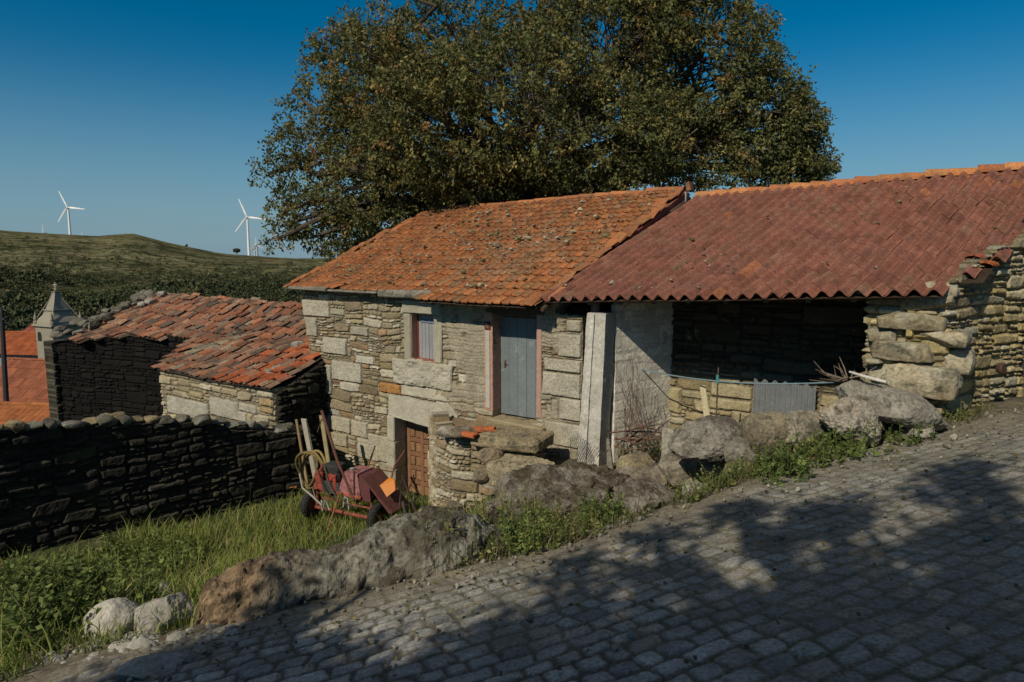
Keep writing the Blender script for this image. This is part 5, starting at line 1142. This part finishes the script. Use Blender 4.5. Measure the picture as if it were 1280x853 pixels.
V, q, C = blades(np.stack([x, y, z-.02], 1), hb, rs.uniform(.2, 1., len(x)), np.full(len(x), .013), cg, rs)
props(mesh_np('grass', V, q, C, M['grass']), kind='stuff', label='uneven green grass growing over the yard', cat='grass')
# ---- nettles and low leafy cover on the left of the yard
def leafy(name, px_boxes, n_stem, hrange, leaf, cols, seed, label, cat, kind=None, group=None, per=9, pts=None, jit=.0):
    r2 = np.random.default_rng(seed); P = []
    if pts is None:
        for i in range(n_stem):
            b = px_boxes[r2.integers(len(px_boxes))]; p = hit(r2.uniform(b[0], b[2]), r2.uniform(b[1], b[3])); P.append(p)
    else: P = pts
    LP, LD, LS, LC_ = [], [], [], []; SV, SQ, SC_ = [], [], []; n0 = 0; mb = MB()
    for p in P:
        h = r2.uniform(*hrange); ln = r2.normal(0, .22, 2); top = np.array([p[0]+ln[0]*h, p[1]+ln[1]*h, p[2]+h]); c0 = np.asarray(cols[r2.integers(len(cols))])*r2.uniform(.75, 1.25)
        mb.tube([p-UP*.03, (p+top)/2+r2.normal(0, .02, 3), top], [.005, .004, .002], c0*.8, 4, False)
        for k in range(per):
            t = (k+.6)/per; b = p+(top-p)*t; an = r2.uniform(0, 6.28); LP.append(b); LD.append([math.cos(an), math.sin(an), r2.uniform(-.1, .8)]); LS.append(leaf*r2.uniform(.6, 1.25)*(1.15-.5*t)); LC_.append(c0*r2.uniform(.8, 1.25))
    V, q, C = leaf_quads(np.array(LP), np.array(LD), np.array(LS), .32, np.array(LC_), r2); mb.add(V, q, (), C)
    o = mesh_np(name, np.concatenate(mb.V), np.concatenate(mb.F4), np.concatenate(mb.C), M['grass']); return props(o, label, cat, group, kind)
GR = [(.13, .18, .05), (.155, .20, .055), (.10, .14, .04), (.18, .21, .06)]; YG = [(.22, .24, .07), (.18, .205, .06), (.26, .25, .085)]
leafy('nettle_patch', [(0, 735, 120, 800), (60, 725, 190, 765), (0, 745, 60, 820), (130, 690, 250, 720)], 480, (.15, .42), .085, GR, 5, 'dense patch of nettle-like leafy weeds along the foot of the dark yard wall', 'weeds', 'stuff', per=11)
# ---- weeds along the road edge
rs = np.random.default_rng(55)
seg = [(690, 690, 800, 610), (780, 650, 870, 600), (860, 628, 960, 585), (940, 596, 1040, 555), (1030, 572, 1130, 530), (1110, 545, 1225, 510), (560, 706, 690, 660)]
P = []
for i in range(900):
    a, b, c, d_ = seg[rs.integers(len(seg))]; t = rs.random(); p = hit(a+(c-a)*t+rs.normal(0, 6), b+(d_-b)*t+rs.normal(0, 9)); P.append(p)
P = np.array(P); P = list(P[(edge_dist(P[:, 0], P[:, 1])[0] > -.12) & (n2(P[:, 0], P[:, 1], 1.6, 2, 6) > -.12)])
leafy('roadside_weeds', None, 0, (.06, .26), .045, GR+YG, 6, 'low straggling green weeds along the edge of the cobbled road', 'weeds', 'stuff', per=8, pts=P)
x = []; 
for i in range(5200):
    a, b, c, d_ = seg[rs.integers(len(seg))]; t = rs.random(); dx = rs.normal(0, 14); pp = (a+(c-a)*t+dx*.6, b+(d_-b)*t+rs.normal(0, 13)); x.append(pp)
x = np.array(x); pts = np.array([hit(*q_) for q_ in x[:1600]]); pts = np.concatenate([pts+np.concatenate([rs.normal(0, .12, (len(pts), 2)), np.zeros((len(pts), 1))], 1) for _ in range(7)]); dd = edge_dist(pts[:, 0], pts[:, 1])[0]; pts = pts[(dd > -.10) & (n2(pts[:, 0], pts[:, 1], 1.3, 2, 16) > -.2)]; pts[:, 2] = zq(pts[:, 0], pts[:, 1])
cg = pal(rs.random(len(pts)), [(.22, .19, .10), (.13, .14, .05), (.17, .16, .08), (.09, .11, .035)])*rs.uniform(.7, 1.2, len(pts))[:, None]
V, q, C = blades(pts-UP*.01, rs.gamma(4, .03, len(pts)), rs.uniform(.2, 1.1, len(pts)), np.full(len(pts), .009), cg, rs); props(mesh_np('dry_grass', V, q, C, M['grass']), kind='stuff', label='thin dry and green grass tufts along the road edge', cat='grass')
CL = [('leafy_plant', 872, 600, .14, .06, 24, (.14, .34), .06, YG, 'thin yellow-green weed tuft in front of the broad lichened boulder, near the stone post'),
      ('leafy_plant', 700, 668, .16, .06, 26, (.14, .36), .06, YG, 'yellow-green weed tuft just below the middle of the dark bedrock hump'),
      ('leafy_plant', 1160, 530, .18, .06, 34, (.10, .24), .06, GR, 'low green weeds at the far right end of the verge near the slab pier'),
      ('leafy_plant', 648, 690, .10, .05, 30, (.2, .48), .085, GR, 'bushy green plant at the road edge in front of the dark bedrock hump'),
      ('leafy_plant', 560, 706, .10, .06, 22, (.2, .5), .075, YG, 'yellowish upright weed growing from the ledge below the low brown door'),
      ('leafy_plant', 604, 668, .08, .05, 14, (.2, .5), .07, YG, 'slim yellow-green weed against the landing wall above the ledge'),
      ('leafy_plant', 748, 658, .18, .08, 44, (.15, .38), .08, GR[:3], 'dark green leafy weed clump under the right end of the bedrock hump'),
      ('leafy_plant', 842, 622, .16, .08, 30, (.15, .34), .07, YG, 'light green weed clump at the bend of the road edge below the stone post'),
      ('leafy_plant', 800, 572, .2, .1, 30, (.2, .42), .08, GR[:3], 'dark leafy weeds filling the hollow between concrete post and stone post'),
      ('leafy_plant', 978, 592, .2, .08, 60, (.15, .36), .085, GR[:3], 'dark green bushy weeds in front of the dome-shaped boulder'),
      ('leafy_plant', 1040, 572, .2, .08, 60, (.15, .36), .085, GR, 'bright green leafy clump below the brown angular boulder'),
      ('leafy_plant', 1105, 548, .22, .08, 60, (.12, .3), .08, GR, 'bright green creeping clump below the large flat grey boulder'),
      ('leafy_plant', 905, 606, .12, .06, 26, (.12, .3), .07, GR+YG, 'small mixed weed tuft below the broad lichened boulder')]
for i, (nm, px, py, sx, sy, n, hr, lf, cs, lab) in enumerate(CL):
    o = hit(px, py); r3 = np.random.default_rng(200+i); pts = [np.array([o[0]+r3.normal(0, sx), o[1]+r3.normal(0, sx), 0]) for _ in range(n)]
    for q_ in pts: q_[2] = zg1(q_[0], q_[1])
    leafy(nm, None, 0, hr, lf*.72, cs, 210+i, lab, 'plant', None, None, per=13, pts=pts)

# ---- litter on the setts: fallen leaves and grit
rs = np.random.default_rng(91); n = 5000; x = rs.uniform(-2.5, 6.5, n); y = rs.uniform(2.3, 9, n); d = edge_dist(x, y)[0]; k = (d < .05) & (rs.random(n) < np.exp(d/1.1)*.9+.05); x, y, d = x[k], y[k], d[k]
P = np.stack([x, y, roadz(x, y)+.022], 1); D = rs.normal(0, 1, (len(x), 3)); D[:, 2] *= .15
V, q, C = leaf_quads(P, D, rs.uniform(.015, .05, len(x)), .33, pal(rs.random(len(x)), [(.20, .13, .05), (.26, .2, .07), (.12, .08, .04), (.15, .16, .05)])*rs.uniform(.7, 1.2, len(x))[:, None], rs)
props(mesh_np('fallen_leaves', V, q, C, M['grass']), kind='stuff', label='small fallen leaves scattered over the cobbled road', cat='leaves')
n = 5000; x = rs.uniform(-2.5, 6.5, n); y = rs.uniform(2.3, 9, n); d = edge_dist(x, y)[0]; k = (d < .15) & (rs.random(n) < np.exp(d/.7)+.03); x, y = x[k], y[k]; V0, F0 = ico(1); m = len(x); s_ = rs.gamma(2, .0045, m)+.003
V = (V0[None]*(s_[:, None, None]*rs.uniform(.6, 1.2, (m, len(V0), 1)))+np.stack([x, y, roadz(x, y)+.016], 1)[:, None]).reshape(-1, 3); Fq = (F0[None]+(np.arange(m)*len(V0))[:, None, None]).reshape(-1, 3)
props(mesh_np('grit', V, Fq, np.repeat(np.array([.30, .28, .23])*rs.uniform(.5, 1.2, m)[:, None], len(V0), 0), M['palerock']), kind='stuff', label='loose grit along the edge of the cobbled road', cat='grit')

# ---- trees
def branch_path(a, b, rs, sag=.12, n=7):
    L = np.linalg.norm(b-a); t = np.linspace(0, 1, n)[:, None]; p = a+(b-a)*t; p[:, 2] += (np.sin(t[:, 0]*math.pi)*L*sag); p[1:-1] += rs.normal(0, L*.03, (n-2, 3)); return p
def make_tree(base, lobes, n_twig, leaves, leaf, cols, seed, label, cat, trunk_r=.4, group=None, shell=.55, fork=None, thin=None, name='tree', autumn=None, wid=.27, gap=-.34):
    rs = np.random.default_rng(seed); T = empty(name, base, label, cat, group); base = np.asarray(base, float)
    cen = np.array([l[0] for l in lobes]); rad = np.array([l[1] for l in lobes]); vol = rad.prod(1)**(2/3); pr = vol/vol.sum()
    mb = MB(); fork = base+UP*2.2 if fork is None else fork
    mb.tube([base-UP*.3, base+(fork-base)*.25+rs.normal(0, .05, 3), base+(fork-base)*.6, fork], [trunk_r*1.35, trunk_r, trunk_r*.9, trunk_r*.85], (.11, .09, .07), 12); mb.build('trunk', M['bark'], T)
    mb = MB(); limbs = []
    for c, r_ in zip(cen, rad):
        e = c+rs.normal(0, .15, 3)*r_; p = branch_path(fork+rs.normal(0, .1, 3), e, rs, .10, 9); mb.tube(list(p), list(np.linspace(trunk_r*.42, .045, 9)), (.10, .085, .065), 7, False); limbs.append(p)
    lob = rs.choice(len(lobes), n_twig, p=pr); dr = unit(rs.normal(0, 1, (n_twig, 3))); rr = rs.random(n_twig)**(1/3.)*(1-shell)+shell*rs.uniform(.55, 1.04, n_twig); tw = cen[lob]+dr*rad[lob]*rr[:, None]
    g = fbm(tw*.62, 3, seed); keep = g > gap
    if thin is not None: keep &= rs.random(n_twig) < thin(tw)
    tw, lob, dr = tw[keep], lob[keep], dr[keep]
    allp = np.concatenate([p[3:] for p in limbs]); nb = min(len(tw), 900)
    for i in rs.choice(len(tw), nb, replace=False):
        p0 = limbs[lob[i]][rs.integers(4, 9)]; p = branch_path(p0, tw[i], rs, .05, 5); mb.tube(list(p), list(np.linspace(.032, .006, 5)), np.array([.11, .09, .07])*rs.uniform(.7, 1.3), 4, False)
    mb.build('branches', M['bark'], T)
    n = len(tw); m = leaves
    ax = unit(dr*.9+rs.normal(0, .7, (n, 3))-UP*.15); t = rs.uniform(-.5, .5, (n, m)); spread = leaf*2.1
    P = tw[:, None]+ax[:, None]*(t*spread*2)[:, :, None]+rs.normal(0, leaf*.45, (n, m, 3))
    D = ax[:, None]*.5+rs.normal(0, .75, (n, m, 3))-UP*.35
    cc = pal(rs.random(n), cols)*rs.uniform(.7, 1.3, n)[:, None]
    if autumn is not None: k = autumn(tw)[:, None]; a_ = pal(rs.random(n), [(.26, .20, .06), (.22, .17, .05), (.27, .16, .06), (.20, .17, .055)]); sel = rs.random((n, 1)) < k; cc = np.where(sel, a_, cc)
    C = (cc[:, None]*rs.uniform(.75, 1.3, (n, m))[:, :, None]).reshape(-1, 3)
    V, q, C4 = leaf_quads(P.reshape(-1, 3), D.reshape(-1, 3), rs.uniform(.7, 1.3, n*m)*leaf, wid, C, rs)
    mesh_np('crown', V, q, C4, M['leaf'], T); return T
LB = [(425, 215, 85, 85, 21), (400, 150, 55, 70, 21.5), (470, 110, 80, 80, 20), (455, 75, 60, 60, 22), (560, 60, 95, 85, 21), (560, 150, 110, 90, 18.5), (470, 230, 95, 75, 20), (640, 120, 120, 100, 18), (640, 20, 110, 75, 22), (760, 60, 120, 110, 20), (740, 170, 130, 80, 17.8), (870, 90, 100, 110, 21), (860, 180, 110, 70, 19), (950, 150, 68, 80, 21), (995, 165, 36, 60, 22), (1000, 200, 46, 34, 21.5), (930, 60, 48, 55, 22),
      (372, 210, 38, 62, 20.5), (357, 262, 28, 36, 20), (400, 270, 50, 42, 20.5), (440, 270, 50, 50, 21), (500, -10, 50, 40, 21), (680, -30, 150, 60, 21), (850, 10, 90, 60, 21), (590, 215, 100, 50, 19), (850, -20, 80, 40, 20), (1015, 212, 38, 26, 21.5), (985, 215, 60, 30, 20.5), (1000, 150, 34, 45, 21.5), (338, 225, 20, 45, 20.5), (388, 300, 32, 22, 20), (424, 312, 34, 18, 20), (345, 300, 16, 14, 20), (365, 120, 26, 22, 21.5), (395, 70, 24, 24, 22), (352, 285, 20, 20, 20), (355, 190, 26, 40, 21)]
lobes = [(at(a, b, Y), (c/853*Y, min(c, d_)/853*Y*.9, d_/853*Y)) for a, b, c, d_, Y in LB]
def au(tw): return np.clip(.08+.03*(tw[:, 2]-4)+.10*sstep(1, -5, tw[:, 0]), 0, .4)
def thin_(tw): 
    px = 640+853*tw[:, 0]/tw[:, 1]; py = 315-853*tw[:, 2]/tw[:, 1]; a = np.exp(-((px-590)/70)**2-((py-10)/60)**2); left = sstep(500, 370, px); top = sstep(70, -10, py)*sstep(760, 640, px); return (1-.8*a)*(1-.7*left)*(1-.55*top)
make_tree((.6, 20.5, zg1(.6, 20.5)), lobes, 12500, 22, .113, [(.105, .12, .042), (.125, .138, .047), (.145, .145, .05), (.085, .095, .034), (.21, .19, .065)], 11, 'huge leafy chestnut-like tree rising behind the cottage, its crown turning brown', 'tree', .55, fork=np.array([.4, 20.6, 0.6]), thin=thin_, autumn=au, wid=.26, gap=-.27, shell=.5)
# trees behind the photographer: their shadow lies over the lower road
SUN_EL = R(40); SD = np.array([-.607, -.795, 0.]); k_ = 1/math.tan(SUN_EL)
def shade_lobe(x, y, h, rx, ry, rz): z0 = float(roadz([x], [y])[0]); return (np.array([x, y, z0])+SD*h*k_+UP*h, (rx, ry, rz))
sl = [shade_lobe(-1.2, 3.0, 5.6, 1.0, .8, .6), shade_lobe(.3, 2.2, 6., 1.5, 1.1, .9), shade_lobe(.4, 3.2, 6.2, 1.0, .5, .5), shade_lobe(1.8, 2.5, 6.4, 1.4, .9, .8), shade_lobe(-1.0, 4.0, 5.2, .6, .45, .4), shade_lobe(-1.5, 4.55, 5.4, .35, .4, .35), shade_lobe(-2.3, 3.7, 5.4, .5, .35, .35), shade_lobe(-1.7, 3.3, 5.6, .7, .5, .5), shade_lobe(-.5, 3.4, 5.8, .8, .5, .45), shade_lobe(-1.05, 5.0, 5.6, .22, .3, .3), shade_lobe(1.5, 3.7, 6.4, .6, .3, .3)]
make_tree((-6.2, -3.6, zg1(-6.2, -3.6)), sl, 2100, 14, .13, [(.05, .07, .02), (.06, .08, .025)], 21, 'leafy roadside tree behind the viewpoint casting shade over the lower left of the cobbled road', 'tree', .25)
sl = [shade_lobe(3.3, 2.7, 7., 1.3, 1.0, .8), shade_lobe(2.9, 3.9, 6.6, .7, .3, .3), shade_lobe(4.3, 3.7, 6.8, .9, .5, .45), shade_lobe(4.5, 5.0, 7.2, .5, .25, .25), shade_lobe(2.2, 4.8, 6.2, .4, .2, .25), shade_lobe(3.5, 5.3, 7., .35, .2, .2)]+[shade_lobe(x_, y_, h_, .28, .16, .18) for x_, y_, h_ in [(1.2, 5.2, 6.2), (2.0, 5.6, 6.6), (4.0, 5.8, 6.6), (1.0, 4.4, 6.4), (.4, 4.7, 6.), (2.6, 5.2, 6.4)]]
make_tree((-2.0, -4.2, zg1(-2.0, -4.2)), sl, 1000, 13, .13, [(.05, .07, .02), (.06, .08, .025)], 22, 'leafy roadside tree behind the viewpoint casting dappled shade over the right of the cobbled road', 'tree', .25)

# ---- woods on the far hillside: one mass of crowns, and the trees one can tell apart
rs = np.random.default_rng(303); V0, F0 = ico(2); V1, F1 = ico(1)
n = 20000; WY = 185+rs.beta(1.2, 1.5, n)*500; WX = rs.uniform(-.84, -.2, n)*WY; WN = n2(WX, WY, .012, 3, 14); WZ = zg(WX, WY)
pk = np.interp(WY, [185, 400, 450, 500, 560, 690], [1, 1, .8, .4, .12, .05])*np.clip(.85+1.8*WN, 0, 1.0); k = rs.random(n) < pk; WX, WY, WZ = WX[k], WY[k], WZ[k]; m = len(WX)
h = (rs.gamma(3., .36, m)+.6)*np.where(WY < 430, 1.15, .65); r_ = h*rs.uniform(.55, .9, m); L_ = 36
u_ = unit(rs.normal(0, 1, (m*L_, 3))).reshape(m, L_, 3)*rs.uniform(.55, 1.05, (m, L_))[:, :, None]; u_[:, :, 2] = np.abs(u_[:, :, 2])
P = u_*np.stack([r_, r_, h*1.05], 1)[:, None]+np.stack([WX, WY, WZ-.1], 1)[:, None]
c = pal(rs.random(m), [(.065, .08, .036), (.08, .092, .04), (.055, .068, .032), (.10, .095, .045), (.06, .074, .038)])*rs.uniform(.7, 1.3, m)[:, None]
Cq = (c[:, None]*rs.uniform(.6, 1.4, (m, L_))[:, :, None]).reshape(-1, 3)
V, q, C = leaf_quads(P.reshape(-1, 3), (u_+rs.normal(0, .6, u_.shape)).reshape(-1, 3), np.repeat(h, L_)*rs.uniform(.3, .6, m*L_), .4, Cq, rs)
props(mesh_np('hillside_woods', V, q, C, M['scrub'], None, False), kind='stuff', label='dark green scrubby woods covering the lower part of the far hillside', cat='woods')
def far_tree(px, py, D, h, label, c, group=None):
    p = at(px, py, D); z = zg1(p[0], p[1]); b = np.array([p[0], p[1], z]); T = empty('tree', b, label, 'tree', group); mb = MB(); mb.tube([b-UP*.5, b+UP*h*.5], [h*.05, h*.03], (.07, .06, .05), 6); mb.build('trunk', M['bark'], T)
    mb = MB(); r4 = np.random.default_rng(int(px))
    for k in range(7):
        V = V0*h*.24*r4.uniform(.7, 1.2); V = V+V0*(.45*h*.24*fbm(V0*2.5+k*5.1, 3, 7))[:, None]; mb.add(V+b+UP*h*.62+r4.normal(0, h*.15, 3), (), F0, np.asarray(c)*r4.uniform(.7, 1.3))
    mb.build('crown', M['scrub'], T, False)
far_tree(296, 319, 850, 8.5, 'small dark tree on the skyline just left of the mast of the right large turbine', (.03, .035, .018))
far_tree(10, 296, 860, 5.5, 'tiny dark tree on the skyline at the far left of the hill', (.03, .035, .018))
far_tree(233, 311, 860, 4.5, 'tiny bush-like tree on the bare skyline midway between the two large turbines', (.03, .035, .018))
far_tree(113, 382, 250, 6.2, 'lone orange-brown autumn tree among dark woods above the barn roof', (.14, .065, .022))
# field strips in the valley
def field(pts, c, name='field'):
    P = [hit(*p, 30, 1200) for p in pts]; n = 14; V = []
    for i in range(n):
        for j in range(n):
            a, b = i/(n-1), j/(n-1); q = (P[0]*(1-a)+P[1]*a)*(1-b)+(P[3]*(1-a)+P[2]*a)*b; V.append((q[0], q[1], zg1(q[0], q[1])+.5))
    I = np.arange(n*n).reshape(n, n); q = np.stack([I[:-1, :-1], I[1:, :-1], I[1:, 1:], I[:-1, 1:]], -1).reshape(-1, 4)
    props(mesh_np(name, V, q, c, M['soil'], None, True), kind='structure')
field([(2, 396), (40, 392), (40, 388), (2, 391)], (.085, .105, .025)); field([(5, 405), (45, 402), (45, 398), (6, 399)], (.07, .08, .03))

# ================================================================== SKY, SUN, CAMERA
w = bpy.data.worlds.new('World'); SC.world = w; w.use_nodes = True; nt = w.node_tree; bg = nt.nodes['Background']
sky = nt.nodes.new('ShaderNodeTexSky'); sky.sky_type = 'NISHITA'; sky.sun_disc = False; sky.sun_elevation = SUN_EL; sky.sun_rotation = math.atan2(SD[0], SD[1]); sky.altitude = 800; sky.air_density = 1.0; sky.dust_density = .3; sky.ozone_density = 3.0
hs = nt.nodes.new('ShaderNodeHueSaturation'); hs.inputs['Saturation'].default_value = 1.5; hs.inputs['Value'].default_value = .84; hs.inputs['Hue'].default_value = .488; nt.links.new(sky.outputs[0], hs.inputs['Color']); geo = nt.nodes.new('ShaderNodeTexCoord'); sx = nt.nodes.new('ShaderNodeSeparateXYZ'); nt.links.new(geo.outputs['Generated'], sx.inputs[0])
mr = nt.nodes.new('ShaderNodeMapRange'); mr.interpolation_type = 'SMOOTHSTEP'; mr.inputs['From Min'].default_value = -.02; mr.inputs['From Max'].default_value = .26; mr.inputs['To Min'].default_value = .85; mr.inputs['To Max'].default_value = 0; nt.links.new(sx.outputs[2], mr.inputs['Value'])
hz = nt.nodes.new('ShaderNodeMixRGB'); hz.inputs[2].default_value = (2.1, 3.9, 5.2, 1); nt.links.new(mr.outputs[0], hz.inputs[0]); nt.links.new(hs.outputs[0], hz.inputs[1])
mz = nt.nodes.new('ShaderNodeMapRange'); mz.interpolation_type = 'SMOOTHSTEP'; mz.inputs['From Min'].default_value = .42; mz.inputs['From Max'].default_value = .85; mz.inputs['To Max'].default_value = .75; nt.links.new(sx.outputs[2], mz.inputs['Value'])
zn = nt.nodes.new('ShaderNodeMixRGB'); zn.inputs[2].default_value = (2.7, 2.55, 2.4, 1); nt.links.new(mz.outputs[0], zn.inputs[0]); nt.links.new(hz.outputs[0], zn.inputs[1]); nt.links.new(zn.outputs[0], bg.inputs['Color'])
bg.inputs['Strength'].default_value = .075
sun = bpy.data.lights.new('sun', 'SUN'); sun.energy = 3.8; sun.angle = R(.53); sun.color = (1, .885, .70); so = bpy.data.objects.new('sun', sun); COL.objects.link(so)
to = np.array([SD[0]*math.cos(SUN_EL), SD[1]*math.cos(SUN_EL), math.sin(SUN_EL)]); so.rotation_euler = Vector(to).to_track_quat('Z', 'Y').to_euler(); so.location = Vector(to*40)
cam = bpy.data.cameras.new('camera'); cam.lens = 24; cam.sensor_width = 36; cam.clip_end = 20000; cam.clip_start = .05; co = bpy.data.objects.new('camera', cam); COL.objects.link(co); co.rotation_euler = (math.pi/2-PITCH, 0, 0); SC.camera = co
SC.view_settings.view_transform = 'Standard'; SC.view_settings.look = 'None'; SC.view_settings.exposure = 0; SC.view_settings.gamma = 1
SC.cycles.max_bounces = 6; SC.cycles.diffuse_bounces = 3; SC.cycles.transmission_bounces = 4; SC.cycles.use_denoising = True
